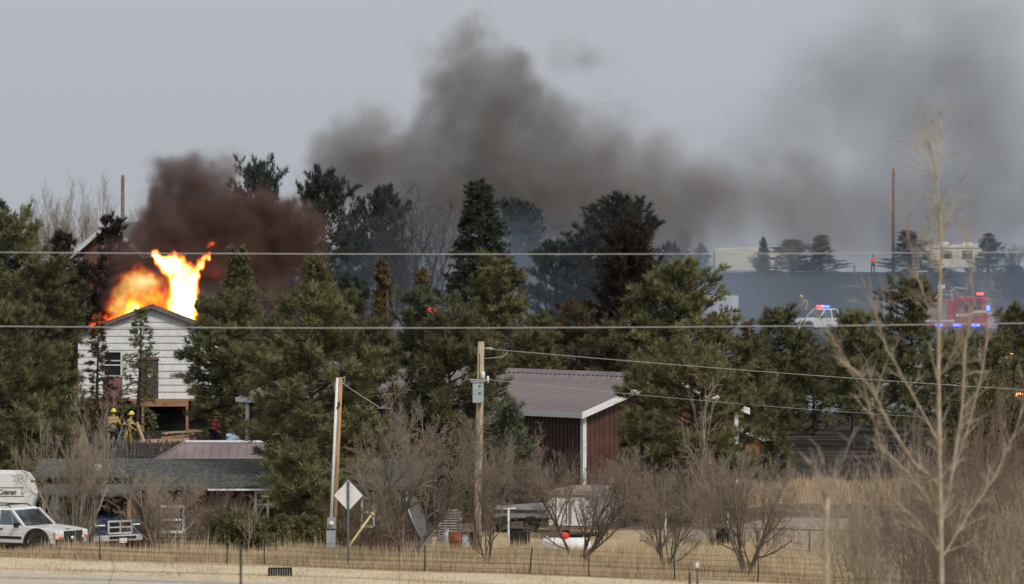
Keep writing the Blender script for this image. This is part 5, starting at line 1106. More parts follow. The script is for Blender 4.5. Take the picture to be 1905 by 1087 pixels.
C('broad grey green pine behind the big bare tree', 790, 555, 217, 112, 'pine', 'needles_grey', seed=20)
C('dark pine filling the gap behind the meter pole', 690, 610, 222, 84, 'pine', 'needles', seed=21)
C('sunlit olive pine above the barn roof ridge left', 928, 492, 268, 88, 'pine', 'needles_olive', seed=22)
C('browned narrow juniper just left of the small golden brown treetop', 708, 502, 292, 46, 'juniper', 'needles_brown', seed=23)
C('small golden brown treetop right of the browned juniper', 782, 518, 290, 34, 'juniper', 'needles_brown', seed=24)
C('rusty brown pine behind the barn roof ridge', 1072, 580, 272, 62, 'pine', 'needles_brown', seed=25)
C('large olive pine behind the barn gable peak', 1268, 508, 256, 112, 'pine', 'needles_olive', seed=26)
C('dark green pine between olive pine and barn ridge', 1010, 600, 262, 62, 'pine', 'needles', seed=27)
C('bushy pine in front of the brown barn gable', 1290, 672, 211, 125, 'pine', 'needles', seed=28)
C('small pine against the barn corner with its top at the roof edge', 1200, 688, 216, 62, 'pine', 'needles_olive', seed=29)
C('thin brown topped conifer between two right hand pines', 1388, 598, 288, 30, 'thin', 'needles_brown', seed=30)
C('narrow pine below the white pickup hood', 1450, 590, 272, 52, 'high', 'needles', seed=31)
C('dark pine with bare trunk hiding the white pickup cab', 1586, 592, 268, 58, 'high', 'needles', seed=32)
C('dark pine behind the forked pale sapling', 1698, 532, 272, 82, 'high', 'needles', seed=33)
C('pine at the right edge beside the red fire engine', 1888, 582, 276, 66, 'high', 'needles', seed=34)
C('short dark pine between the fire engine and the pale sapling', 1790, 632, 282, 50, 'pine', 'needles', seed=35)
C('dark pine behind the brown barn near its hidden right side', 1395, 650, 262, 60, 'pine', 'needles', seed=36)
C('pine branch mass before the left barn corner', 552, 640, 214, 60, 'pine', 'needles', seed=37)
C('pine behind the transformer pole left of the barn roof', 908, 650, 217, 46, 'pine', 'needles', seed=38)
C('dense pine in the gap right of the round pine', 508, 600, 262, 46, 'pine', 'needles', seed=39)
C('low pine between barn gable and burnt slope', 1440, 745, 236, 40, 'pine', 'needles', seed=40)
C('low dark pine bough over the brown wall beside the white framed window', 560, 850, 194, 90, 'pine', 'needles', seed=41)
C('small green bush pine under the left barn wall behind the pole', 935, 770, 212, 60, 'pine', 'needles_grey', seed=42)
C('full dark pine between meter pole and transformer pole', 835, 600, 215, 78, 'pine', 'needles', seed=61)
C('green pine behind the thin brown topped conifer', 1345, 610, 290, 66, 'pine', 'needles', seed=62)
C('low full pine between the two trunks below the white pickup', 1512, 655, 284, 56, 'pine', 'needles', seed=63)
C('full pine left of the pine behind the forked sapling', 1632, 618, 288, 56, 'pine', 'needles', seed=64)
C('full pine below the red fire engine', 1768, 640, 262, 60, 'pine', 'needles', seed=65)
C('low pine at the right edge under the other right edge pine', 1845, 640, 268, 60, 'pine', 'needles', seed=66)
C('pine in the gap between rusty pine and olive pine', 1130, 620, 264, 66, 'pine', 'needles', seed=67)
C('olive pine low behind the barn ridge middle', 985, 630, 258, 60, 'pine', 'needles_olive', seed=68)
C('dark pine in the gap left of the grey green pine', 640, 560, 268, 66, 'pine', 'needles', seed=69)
# --- scorched and smoke dimmed trees behind
C('charred black pine beside the distant brick house gable', 205, 412, 318, 50, 'pine', 'needles_burnt', 'burntbark', seed=50, name='scorched_tree')
C('charred pine left of the distant brick house', 118, 440, 312, 44, 'pine', 'needles_burnt', 'burntbark', seed=51, name='scorched_tree')
C('charred low pine between the brick house and the flames', 165, 500, 306, 44, 'pine', 'needles_burnt', 'burntbark', seed=52, name='scorched_tree')
C('brown scorched tree with bare upright twigs above the barn roof', 1172, 455, 304, 76, 'dead', 'needles_burnt', 'burntbark', seed=53)
C('small dark treetop at the left edge against the sky', -2, 385, 330, 40, 'pine', 'needles_dark', seed=54)
B = [('tall pine poking out of the red brown smoke', 478, 326, 335, 60, 'high', 'needles_blue', 0), ('tall narrow dark pine right of the red brown smoke', 602, 332, 345, 66, 'pine', 'needles_blue', 1),
     ('short dark pine right of the tall narrow pine', 655, 412, 352, 36, 'pine', 'needles_blue', 0), ('pine with leaning bushy head left of the big bare tree in smoke', 712, 372, 358, 60, 'high', 'needles_blue', 1),
     ('largest dark spruce in the middle of the smoke', 892, 346, 332, 88, 'spruce', 'needles_dark', 0), ('faded blue pine right behind the largest spruce', 964, 386, 385, 68, 'pine', 'needles_blue', 0),
     ('rounded dark pine on the skyline above the scorched tree', 1158, 378, 350, 92, 'pine', 'needles_blue', 1), ('dark pine below the distant stub pole', 1036, 460, 345, 62, 'pine', 'needles_blue', 0),
     ('dark pine between the stub pole and the rounded pine', 1096, 440, 345, 62, 'high', 'needles_blue', 0), ('small dark pine at the right foot of the rounded pine', 1248, 462, 380, 34, 'pine', 'needles_blue', 1),
     ('faded pine inside the smoke behind the pointed spruce', 540, 430, 350, 50, 'pine', 'needles_blue', 1), ('dim pine low behind the browned juniper', 640, 520, 330, 60, 'pine', 'needles_blue', 1)]
for lab, px, yt, D, hw, st, lf, v in B: C(lab, px, yt, D, hw, st, lf, variant=v, group='smoke dimmed conifers behind the pines')
for lab, px, yt, D, hw in [('faint juniper at the far left of the ridge', 1270, 428, 560, 36), ('small ridge tree standing before the pale trailer', 1421, 444, 588, 17), ('broad ridge juniper right of the pale trailer', 1474, 448, 584, 62),
                           ('spiky ridge juniper left of the standing person', 1528, 440, 585, 50), ('ridge juniper in front of the motorhome nose', 1690, 432, 584, 58), ('ridge juniper right of the motorhome', 1838, 437, 584, 40), ('faint low juniper on the left ridge', 1305, 455, 566, 24), ('juniper low on the burnt hillside below the motorhome', 1760, 500, 520, 60), ('juniper on the burnt hillside at the right edge', 1885, 495, 505, 60)]:
    C(lab, px, yt, D, hw, 'juniper', 'needles_blue', variant=0 if px % 2 else 1, group='junipers on the ridge')
# --- bare trees and shrubs
T = plant_bare
T('pale multi stemmed bare tree left of the blue pickup', 142, 738, 190, 92, 'vase2', 'twig_tan')
T('wide bare shrub in front of the larger white framed window', 296, 872, 186.5, 84, 'vase', 'twig_tan', name='bare_shrub', cat='shrub')
T('dense bare shrub right of the larger white framed window', 395, 890, 189, 70, 'shrub2', 'twig_red', name='bare_shrub', cat='shrub')
T('thin leafless sapling between the two white framed windows', 455, 920, 187, 32, 'sapling', 'twig_tan', name='bare_sapling')
T('largest bare tree, behind the diamond road sign', 748, 722, 179.3, 150, 'vase3', 'greybark', twig='twig')
T('slim bare tree right against the tall transformer pole', 908, 822, 178, 58, 'vase', 'greybark', twig='twig')
T('bare forked tree in front of the white propane tank', 1076, 812, 178.5, 120, 'vase3', 'greybark', twig='twig')
T('bare tree beside the taller clothes line post', 1235, 850, 174.5, 88, 'vase2', 'greybark', twig='twig')
T('bare tree with two stems beside the red fence post', 1388, 826, 172, 106, 'vase', 'greybark', twig='twig')
T('bare brush behind the white cargo trailer below the barn corner', 1010, 835, 208, 90, 'shrub2', 'twig_red', name='bare_shrub', cat='shrub')
T('bare brush below the barn gable right of the white corner', 1160, 850, 208, 80, 'shrub2', 'twig_red', name='bare_shrub', cat='shrub')
T('bare brush below the bushy pine near the dark bins', 1330, 850, 196, 80, 'shrub2', 'twig', name='bare_shrub', cat='shrub')
T('low bare brush at the foot of the big bare tree', 680, 900, 188, 80, 'shrub', 'twig_red', name='bare_shrub', cat='shrub')
T('large leafless tree in the blue smoke left of the big spruce', 768, 350, 348, 88, 'tall2', 'twig_dark')
T('pale leafless poplar left of the far wooden pole', 180, 328, 430, 40, 'tall', 'twig_far')
T('pale leafless poplar nearest the left edge of the sky', 112, 338, 430, 42, 'tall2', 'twig_far')
T('hazy low leafless tree behind the charred pine at far left', 52, 372, 450, 48, 'tall2', 'twig_far')
T('hazy leafless tree between the far wooden pole and the smoke', 250, 385, 450, 40, 'tall', 'twig_far')
T('bare bush on the ridge right of the motorhome', 1880, 452, 586, 34, 'shrub2', 'twig_dark', name='bare_shrub', cat='shrub')
T('bare bush on the ridge in front of the pale trailer', 1412, 470, 587, 22, 'shrub2', 'twig_dark', name='bare_shrub', cat='shrub')
T('thin bare branches before the olive pine by the barn peak', 1300, 690, 208, 45, 'sapling', 'twig_tan', name='bare_sapling')
T('dead bare sapling in front of the browned juniper', 742, 560, 286, 34, 'vase2', 'twig_tan', name='bare_sapling')
T('tall mass of red brown brush at the right edge', 1885, 700, 132, 125, 'shrub2', 'twig_red', name='bare_shrub', cat='shrub')
T('red brown brush right of the pale sapling trunk', 1805, 770, 122, 120, 'shrub2', 'twig_red', name='bare_shrub', cat='shrub', rz=2)
T('grey tangled brush left of the pale sapling trunk', 1660, 790, 138, 95, 'shrub', 'twig', name='bare_shrub', cat='shrub')
T('dense brush round the foot of the pale sapling', 1735, 850, 116, 110, 'shrub2', 'twig_red', name='bare_shrub', cat='shrub', rz=1)
T('grey brush between the pale sapling and the tree stub', 1600, 880, 128, 70, 'shrub', 'twig_tan', name='bare_shrub', cat='shrub', rz=4)
T('low brush at the lower right corner', 1885, 900, 112, 100, 'shrub', 'twig_tan', name='bare_shrub', cat='shrub')
T('small tangled brush in front of the chain link fence', 1625, 930, 150, 55, 'shrub', 'twig', name='bare_shrub', cat='shrub')
T('brush right behind the lower right corner', 1760, 905, 145, 70, 'shrub2', 'twig', name='bare_shrub', cat='shrub')
# --- yellow green bush
def bush(label, px, ytop, D, hw, leaf):
    x = (px - CX) / FPX * D; zb = float(gz(x, D)); h = CAMZ - (ytop - HY) / FPX * D - zb; w = 2 * hw / FPX * D
    t = thing('leafy_bush', label, 'bush', (x, D, zb - .05)); rs = np.random.default_rng(int(px))
    s = bare(int(px), stems=9, spread=.6, levels=2, kids=(9, 6), h=h * .9, r=.03)
    k = w / 2 / np.percentile(np.abs(s[:, 3:5]), 96); s[:, [0, 1, 3, 4]] *= k; s[:, [2, 5]] *= h / np.percentile(s[:, 5], 99)
    np_mesh('stems', *limb_tubes(s, 4), M['greybark'], t)
    e = s[s[:, 5] > h * .15]; pos = np.repeat(e[:, 3:6], 2, 0) + rs.normal(0, .08, (len(e) * 2, 3)); d = np.repeat(e[:, 3:6] - e[:, 0:3], 2, 0) + rs.normal(0, .05, (len(e) * 2, 3))
    v, f, ti = tufts(pos, d, rs.uniform(.10, .2, len(pos)), rs.uniform(.1, 1, len(pos)), rs, 7, .14); np_mesh('foliage', v, f, M[leaf], t, ti)
bush('yellow green leafy bush at the right edge above the red brown brush', 1868, 690, 222, 60, 'foliage_yellow')
bush('dull green leafy bush under the smaller white framed window', 440, 950, 189, 50, 'needles')
bush('dull green leafy bush left of the meter pole foot', 560, 965, 188, 45, 'needles_olive')
# --- the pale forked sapling close to the camera
def pale_sapling():
    D = 88.0; x0 = (1752 - CX) / FPX * D; zb = float(gz(x0, D))
    t = thing('forked_sapling', 'tall pale forked sapling nearest the camera on the right', 'tree', (x0, D, zb))
    rs = np.random.default_rng(3); segs = []
    def q(px, py, dd=0): p = P(px, py, D + dd); return np.array([p.x - x0, p.y - D, p.z - zb])
    lines = [([(1752, 1200), (1752, 1087), (1750, 960), (1748, 820), (1746, 690), (1748, 560), (1752, 450), (1746, 370), (1738, 300), (1728, 262), (1715, 225)], .085, .005),
             ([(1738, 300), (1748, 285), (1752, 240), (1748, 205)], .02, .005), ([(1742, 340), (1722, 310), (1708, 280)], .016, .005),
             ([(1750, 980), (1768, 900), (1790, 760), (1796, 640), (1812, 560), (1800, 470), (1795, 430)], .05, .006), ([(1752, 940), (1800, 800), (1828, 690), (1838, 610), (1846, 560)], .035, .006),
             ([(1746, 900), (1700, 860), (1655, 790), (1620, 720), (1570, 670), (1540, 615)], .042, .006), ([(1745, 820), (1690, 720), (1650, 650), (1630, 590), (1618, 560)], .03, .006),
             ([(1748, 960), (1690, 880), (1640, 830), (1618, 760), (1600, 690)], .028, .006), ([(1747, 620), (1722, 560), (1702, 500), (1690, 440), (1680, 400)], .026, .005),
             ([(1750, 520), (1735, 470), (1728, 430), (1722, 390)], .018, .005), ([(1750, 430), (1768, 400), (1778, 370)], .012, .005), ([(1748, 700), (1772, 660), (1788, 600), (1792, 560)], .02, .005),
             ([(1752, 1040), (1800, 960), (1850, 890), (1890, 800), (1920, 700)], .03, .006), ([(1750, 1030), (1700, 960), (1660, 930), (1630, 880)], .025, .006)]
    lines = [(p, a * .52, b * .8) for p, a, b in lines]
    for pts, r0, r1 in lines:
        ph = rs.uniform(-1, 1); n = len(pts); W = [q(a, b, ph * 1.2 * i / n if r0 < .1 else 0) for i, (a, b) in enumerate(pts)]
        for i in range(n - 1):
            ra, rb = r0 + (r1 - r0) * i / (n - 1), r0 + (r1 - r0) * (i + 1) / (n - 1); segs.append([*W[i], *W[i + 1], ra, rb])
            for _ in range(8 if r0 < .06 else 7):
                f = rs.uniform(0, 1); p = W[i] + (W[i + 1] - W[i]) * f; dd = W[i + 1] - W[i]; dd = dd / np.linalg.norm(dd)
                if p[2] < 1.6: continue
                d = dd + rs.normal(0, .55, 3); d[2] = abs(d[2]) + .2; d /= np.linalg.norm(d); L = rs.uniform(.2, .65)
                m = p + d * L * .5; e = m + (d + rs.normal(0, .2, 3)) * L * .5; rr = min(.010, ra * .5)
                segs.append([*p, *m, rr, rr * .7]); segs.append([*m, *e, rr * .7, .003])
                for _ in range(2):
                    d2 = d + rs.normal(0, .5, 3); segs.append([*m, *(m + d2 * L * .35), .005, .002])
    s = np.array(segs); big = s[:, 6] > .02
    np_mesh('trunk', *limb_tubes(s[big], 8), M['palebark'], t); b = np_mesh('twigs', *limb_tubes(s[~big], 4), M['palebark'], t); b['kind'] = 'stuff'
    for o in t.children: o.data.polygons.foreach_set('use_smooth', [True] * len(o.data.polygons))
pale_sapling()
def dead_stub():
    D = 78.0; x0 = (1538 - CX) / FPX * D; zb = float(gz(x0, D)); rs = np.random.default_rng(9)
    t = thing('dead_tree_stub', 'broken pale tree stub with thin shoots before the chain link fence', 'tree', (x0, D, zb))
    h = CAMZ - (925 - HY) / FPX * D - zb
    MB().tube([(0, 0, -.1), (.02, 0, h * .4), (-.02, .02, h * .8), (.01, 0, h)], [.055, .05, .045, .035], 10).build('trunk', M['palebark'], t, True)
    segs = []
    for i in range(34):
        z = rs.uniform(.55, 1.0) * h; a = rs.uniform(0, 6.28); d = np.array([math.cos(a) * .45, math.sin(a) * .4, 1.]); p = np.array([0, 0, z]); L = rs.uniform(.35, .95); r = rs.uniform(.006, .014)
        for k in range(3):
            d = d + rs.normal(0, .16, 3); e = p + d / np.linalg.norm(d) * L / 3; segs.append([*p, *e, r * (1 - k * .3), r * (.7 - k * .25)]); p = e
            for _ in range(2): segs.append([*p, *(p + (d + rs.normal(0, .6, 3)) * L * .2), .005, .002])
    np_mesh('shoots', *limb_tubes(segs, 4), M['twig_tan'], t)['kind'] = 'stuff'
dead_stub()
def weed():
    D = 16.0; x0 = (385 - CX) / FPX * D; zb = float(gz(x0, D)); rs = np.random.default_rng(4)
    t = thing('dry_weed', 'blurred dry weed stalk close to the camera at the bottom left', 'weed', (x0, D, zb)); segs = []
    top = CAMZ - (1045 - HY) / FPX * D - zb
    for i in range(5):
        p = np.array([rs.normal(0, .01), rs.normal(0, .03), 0]); L = top * rs.uniform(.75, 1)
        for k in range(6): e = p + np.array([rs.normal(0, .006), rs.normal(0, .01), L / 6]); segs.append([*p, *e, .004, .0035]); p = e
    MBs = limb_tubes(segs, 5); np_mesh('stalks', *MBs, M['twig_tan'], t)
weed()
# ================================================================ dry grass (nobody could count it)
M['drygrass'] = leaf_mat('dry_grass', (.44, .345, .205), (.72, .605, .40), (.26, .18, .10), .08, .3)
def grass(name, label, n, sample, hlo, hhi, wd, seed, lean=.3):
    rs = np.random.default_rng(seed); x, y = sample(rs, n); n = len(x); z = gz(x, y)
    cl = np.sin(x * 1.7 + 1.3 * np.sin(y * 1.1)) * .5 + .5
    hh = rs.uniform(hlo, hhi, n) * (.55 + .6 * cl * rs.uniform(.5, 1.2, n)); a = rs.uniform(0, 6.28, n); ln = hh * rs.uniform(0, lean, n) 
    base = np.stack([x, y, z - .03], 1); tip = base + np.stack([np.cos(a) * ln, np.sin(a) * ln, hh], 1)
    b = rs.uniform(0, 6.28, n); sd = np.stack([np.cos(b), np.sin(b) * .4, 0 * b], 1) * wd
    V = np.stack([base - sd, base + sd, tip], 1).reshape(-1, 3)
    o = np_mesh(name, V, np.arange(len(V)).reshape(-1, 3), M['drygrass'], None, np.repeat(rs.uniform(0, 1, n), 3)); return tag(o, label, 'grass', kind='stuff')
def band(a, b, x0=-18.5, x1=18.5):
    def s(rs, n): x = rs.uniform(x0, x1, n); y = DL(x) + a + (b - a) * rs.uniform(0, 1, n) ** 1.3; return x, y
    return s
def rect(x0, x1, y0, y1):
    def s(rs, n): return rs.uniform(x0, x1, n), rs.uniform(y0, y1, n)
    return s
grass('dry_grass', 'tall dry tan grass behind the far wire fence', 90000, band(.3, 16), .18, .60, .013, 1)
grass('tall_grass_stalks', 'scattered taller dry grass stalks along the dip', 4200, band(1, 14), .5, 1.0, .010, 2, .25)
grass('mown_grass', 'short pale mown grass on the road verge', 70000, band(-7.2, .3), .02, .075, .012, 3)
grass('verge_weeds', 'sparse straw stalks scattered on the pale verge', 5000, band(-7, .3), .06, .26, .010, 6, .8)
grass('pale_grass_strip', 'band of tall pale grass before the burnt field', 26000, rect(6, 28, 216, 230), .25, .7, .022, 4)
grass('yard_grass', 'dry tan grass between the chain link fence and the wire fence', 20000, rect(6, 22, 180, 199), .12, .4, .016, 5)
# ---------------------------------------------------------------- smoke and fire as real density grids
def ramp(nt, fac, stops):
    r = nt.nodes.new('ShaderNodeValToRGB'); e = r.color_ramp.elements
    while len(e) > 1: e.remove(e[0])
    e[0].position = stops[0][0]; e[0].color = stops[0][1]
    for p, c in stops[1:]:
        x = e.new(p); x.color = c
    nt.links.new(fac, r.inputs[0]); return r
def smoke_mat(name, color, dens, aniso=0.2, absorb=(0, 0, 0), step=1.0):
    m = bpy.data.materials.new(name); m.use_nodes = True; nt = m.node_tree; nt.nodes.clear()
    o = nt.nodes.new('ShaderNodeOutputMaterial'); v = nt.nodes.new('ShaderNodeVolumePrincipled')
    v.inputs['Color'].default_value = (*color, 1); v.inputs['Density'].default_value = dens
    v.inputs['Absorption Color'].default_value = (*absorb, 1)
    v.inputs['Anisotropy'].default_value = aniso
    v.inputs['Density Attribute'].default_value = 'density'
    nt.links.new(v.outputs[0], o.inputs['Volume'])
    return m
def fire_mat(name, strength, dens):
    m = bpy.data.materials.new(name); m.use_nodes = True; nt = m.node_tree; nt.nodes.clear()
    o = nt.nodes.new('ShaderNodeOutputMaterial'); v = nt.nodes.new('ShaderNodeVolumePrincipled')
    inf = nt.nodes.new('ShaderNodeVolumeInfo')
    v.inputs['Color'].default_value = (.05, .03, .02, 1); v.inputs['Density'].default_value = dens
    v.inputs['Density Attribute'].default_value = 'density'
    r = ramp(nt, inf.outputs['Density'], [(0, (.0, .0, .0, 1)), (.12, (.55, .03, .004, 1)), (.35, (1, .12, .008, 1)), (.6, (1, .33, .03, 1)), (.85, (1, .68, .16, 1)), (1, (1, .86, .42, 1))])
    mu = nt.nodes.new('ShaderNodeMath'); mu.operation = 'POWER'; mu.inputs[1].default_value = 1.3
    m2 = nt.nodes.new('ShaderNodeMath'); m2.operation = 'MULTIPLY'; m2.inputs[1].default_value = strength
    nt.links.new(inf.outputs['Density'], mu.inputs[0]); nt.links.new(mu.outputs[0], m2.inputs[0])
    nt.links.new(r.outputs[0], v.inputs['Emission Color']); nt.links.new(m2.outputs[0], v.inputs['Emission Strength'])
    nt.links.new(v.outputs[0], o.inputs['Volume'])
    return m
def plume(name, blobs, D, mat, voxel, n_scale, warp, edge, rough=.6, detail=6, depth=1.0, erode=1.2, lo_=.12, hi_=1.3, sharp=False, pad=1.15, seed=0., stretch=(1, 1, 1)):
    """blobs: (px, py, r_px, weight[, dD]) -> soft spheres round points of the place, broken up by noise, sampled into a density grid."""
    ng = bpy.data.node_groups.new(name, 'GeometryNodeTree')
    ng.interface.new_socket('Geometry', in_out='OUTPUT', socket_type='NodeSocketGeometry')
    N, L = ng.nodes.new, ng.links.new
    def math_(op, a, b=None, c=None):
        n = N('ShaderNodeMath'); n.operation = op
        for i, x in enumerate((a, b, c)):
            if x is None: continue
            if isinstance(x, (int, float)): n.inputs[i].default_value = x
            else: L(x, n.inputs[i])
        return n.outputs[0]
    def vm(op, a, b=None, s=None):
        n = N('ShaderNodeVectorMath'); n.operation = op
        for i, x in enumerate((a, b)):
            if x is None: continue
            if isinstance(x, (tuple, list, Vector)): n.inputs[i].default_value = tuple(x)
            else: L(x, n.inputs[i])
        if s is not None: n.inputs['Scale'].default_value = s
        return n.outputs['Value'] if op in ('LENGTH', 'DISTANCE') else n.outputs['Vector']
    pos = N('GeometryNodeInputPosition').outputs[0]
    def nz(scale, det, rg, color=False, src=None, dist=0):
        n = N('ShaderNodeTexNoise'); n.noise_dimensions = '4D'; n.inputs['W'].default_value = seed
        n.inputs['Scale'].default_value = scale; n.inputs['Detail'].default_value = det; n.inputs['Roughness'].default_value = rg
        n.inputs['Distortion'].default_value = dist
        L(src or pos, n.inputs['Vector']); return n.outputs['Color' if color else 'Fac']
    spos = vm('MULTIPLY', pos, stretch)
    w1 = vm('SUBTRACT', nz(n_scale, 2, .5, True, spos), (.5, .5, .5))
    w2 = vm('SUBTRACT', nz(n_scale * 4, detail, rough, True, spos), (.5, .5, .5))
    p = vm('ADD', vm('ADD', pos, vm('SCALE', w1, s=warp)), vm('SCALE', w2, s=warp * .45))
    pts = []
    acc = None
    for b in blobs:
        px, py, rp, w = b[:4]; dD = b[4] if len(b) > 4 else 0
        c = P(px, py, D + dD); r = rp * m_per_px(D + dD); pts.append((c, r))
        q = vm('MULTIPLY', vm('SUBTRACT', p, c), (1, 1 / depth, 1))
        d = vm('LENGTH', q)
        mr = N('ShaderNodeMapRange'); mr.interpolation_type = 'SMOOTHSTEP'
        L(d, mr.inputs['Value']); mr.inputs['From Min'].default_value = r; mr.inputs['From Max'].default_value = r * (1 - edge)
        mr.inputs['To Min'].default_value = 0; mr.inputs['To Max'].default_value = w
        acc = mr.outputs[0] if acc is None else math_('ADD', acc, mr.outputs[0])
    n2 = nz(n_scale * 1.6, detail, rough, False, spos)
    e = math_('ADD', acc, math_('MULTIPLY', math_('SUBTRACT', n2, .5), erode))
    e = math_('MULTIPLY', e, math_('GREATER_THAN', acc, .004))
    mod = N('ShaderNodeMapRange'); mod.interpolation_type = 'SMOOTHSTEP' if not sharp else 'LINEAR'; L(e, mod.inputs['Value'])
    mod.inputs['From Min'].default_value = lo_; mod.inputs['From Max'].default_value = hi_
    dens = mod.outputs[0]
    lo = [min(c[i] - r * pad * (depth if i == 1 else 1) - warp * .3 for c, r in pts) for i in range(3)]
    hi = [max(c[i] + r * pad * (depth if i == 1 else 1) + warp * .3 for c, r in pts) for i in range(3)]
    vc = N('GeometryNodeVolumeCube'); L(dens, vc.inputs['Density'])
    vc.inputs['Min'].default_value = lo; vc.inputs['Max'].default_value = hi
    for i, k in enumerate('XYZ'): vc.inputs['Resolution ' + k].default_value = max(8, int((hi[i] - lo[i]) / (voxel * (1.6 if i == 1 else 1))))
    sm = N('GeometryNodeSetMaterial'); sm.inputs['Material'].default_value = mat
    L(vc.outputs[0], sm.inputs[0]); out = N('NodeGroupOutput'); L(sm.outputs[0], out.inputs[0])
    me = bpy.data.volumes.new(name); o = bpy.data.objects.new(name, me); COL.objects.link(o); me.materials.append(mat)
    md = o.modifiers.new('density', 'NODES'); md.node_group = ng
    return o
MAIN = [(868,66,52,1),(828,105,52,1),(905,130,65,1.1),(965,125,55,.9),(1040,110,60,.55,3),(1100,120,50,.3,4),(860,185,85,1.1),(935,205,90,1.1),(795,258,80,1),(885,285,105,1.1),
        (1005,215,90,.9),(1085,270,100,.7),(1150,240,70,.35,4),(680,250,75,1.1,-3),(612,282,62,.9,-3),(655,312,80,1,-2),(745,325,95,.9),(850,385,120,.9),(965,335,120,1),(1065,350,110,.9),
        (1140,390,110,.8),(950,440,120,.9),(800,430,110,.8),(1210,340,110,.6,4),(690,390,100,.7),(1060,450,120,.8),(1180,440,110,.65),(600,360,70,.5),(1260,400,120,.65,6),(1340,390,120,.6,10),(1430,370,120,.55,14),(1520,380,120,.45,18)]
VEIL = [(1480,190,150,.6),(1450,140,90,.5),(1720,150,230,.8),(1880,260,220,.9),(1420,330,170,.8),(1280,400,150,.9),(1620,300,210,.9),(1880,70,200,.8),(1780,400,200,.8),(1500,410,170,.8),(1250,330,120,.5),(1580,100,130,.5),(1650,430,170,.7),(1900,430,170,.7)]
NEARP = [(300,385,44,1.1),(335,335,55,.95),(385,325,55,.6),(335,420,64,1.2),(400,400,70,1.1),(455,420,70,1.1),(520,420,62,1),(385,470,70,1.2),(470,485,66,1),(560,405,56,.7),(275,420,44,.8,10),(262,455,40,.8,10),(300,450,50,1,6),(250,500,48,.9),(235,540,40,.9),(215,470,34,.4),(430,315,44,.4),(540,480,56,.7),(500,560,60,.5,8),(420,540,55,.6,4),(600,440,50,.4)]
def big(bl, k): return [(q[0], q[1], q[2] * k, *q[3:]) for q in bl]
o = plume('smoke_plume', big(MAIN, 1.45), 400, smoke_mat('smoke_main', (.43,.39,.365), .72, .1), .34, .17, 6.5, .95, rough=.66, depth=.5, erode=1.6, lo_=.08, hi_=1.25, seed=1)
o = plume('smoke_veil', big(VEIL, 1.2), 660, smoke_mat('smoke_veil', (.46,.46,.47), .16, .2), 1.8, .05, 20, .95, depth=.5, erode=1.2, lo_=.0, hi_=1.9, seed=2)
o = plume('smoke_cloud', big(NEARP, 1.4), 299, smoke_mat('smoke_near', (.26,.165,.14), 2.6, .1), .16, .42, 2.8, .95, rough=.66, depth=.55, erode=1.5, lo_=.03, hi_=1.2, seed=3)
FIRE = [(330,578,32,1.2),(345,545,30,1.3),(340,512,32,1.4),(315,488,26,1.4),(300,482,18,1.2),(368,490,16,1.3),(380,474,10,1.2),(350,590,30,1.2),(300,600,22,1),(362,520,20,1.3),(360,560,20,1.2),
        (250,562,32,.5),(228,580,28,.5),(290,555,30,.6),(208,596,20,.55),(240,594,24,.7),(262,588,20,.75),(180,606,16,.7),(395,458,8,.5,1)]
o = plume('flames', big(FIRE, 1.25), 293.5, fire_mat('flame', 26, 5.0), .058, .95, 1.7, .85, rough=.7, detail=7, depth=.7, erode=1.9, lo_=.22, hi_=1.25, sharp=True, seed=5, stretch=(1,1,.6))
GLOW = [(250,550,60,1),(222,575,46,1),(290,535,52,.9),(265,515,42,.7),(235,530,40,.6),(400,500,34,.6),(345,520,60,.6),(395,455,22,.6),(200,600,26,.6)]
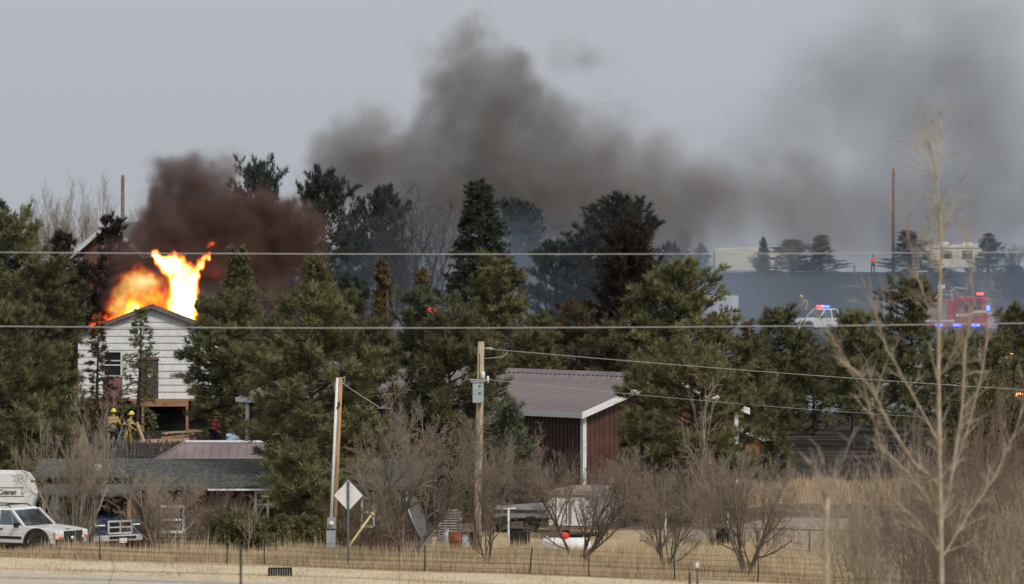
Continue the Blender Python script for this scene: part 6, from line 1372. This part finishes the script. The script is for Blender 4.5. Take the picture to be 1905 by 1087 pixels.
o = plume('fire_glow', GLOW, 294.5, fire_mat('flame_glow', 1.3, 1.0), .09, .8, 2.0, .95, rough=.68, depth=.8, erode=2.0, lo_=.1, hi_=1.8, seed=8)  # soft emissive volume added to give the smoke its orange fire glow
tag(bpy.data.objects['smoke_plume'], 'large grey brown smoke column rising over the middle of the picture', 'smoke', kind='stuff')
tag(bpy.data.objects['smoke_veil'], 'thin grey smoke drifting over the ridge at the right', 'smoke', kind='stuff')
tag(bpy.data.objects['smoke_cloud'], 'dark red brown smoke billowing from the burning house', 'smoke', kind='stuff')
tag(bpy.data.objects['flames'], 'bright yellow and orange flames above the white house', 'fire', kind='stuff')
tag(bpy.data.objects['fire_glow'], 'dull orange glow of the fire in the smoke left of the bright flames', 'fire', kind='stuff')
SM = [(x_, 580, 240, .8, -42) for x_ in (560, 740, 930, 1120, 1300)] + [(x_, 590, 260, .5, dd) for x_ in (620, 950) for dd in (-20, 60)] + [(1280, 590, 270, .55, 0), (1500, 580, 250, .55, 20), (1720, 590, 250, .55, 0), (1900, 570, 270, .6, 30), (700, 540, 200, .3, 0)]
o = plume('ground_smoke', SM, 400, smoke_mat('smoke_blue', (.55, .66, .80), .05, .3), 2.6, .05, 12, .98, depth=5, erode=1.3, lo_=.0, hi_=1.7, seed=7); tag(o, 'thin blue smoke hanging low over the hillside', 'smoke', kind='stuff')
WS = [(1420, 810, 60, .6), (1520, 815, 70, .9), (1600, 810, 70, .8), (1680, 770, 80, .9), (1740, 750, 80, .6), (1640, 720, 60, .4), (1480, 790, 60, .6), (1820, 700, 80, .4)]
o = plume('white_ground_smoke', big(WS, 1.5), 318, smoke_mat('smoke_white', (.80, .87, .95), 1.2, .2), .35, .25, 2.5, .95, depth=1.6, erode=.8, lo_=.0, hi_=1.2, seed=9); tag(o, 'white blue smoke lying behind the pine trunks at the right', 'smoke', kind='stuff')
SF = [(128, 734, 12, 1), (120, 732, 9, .9), (137, 728, 8, .8)]
o = plume('spot_flames', big(SF, 1.5), 291, fire_mat('flame_low', 12, 4.0), .03, 2.0, .5, .85, depth=.9, erode=1.3, lo_=.15, hi_=1.1, sharp=True, seed=6); tag(o, 'small low flames at the left foot of the burning house', 'fire', kind='stuff')
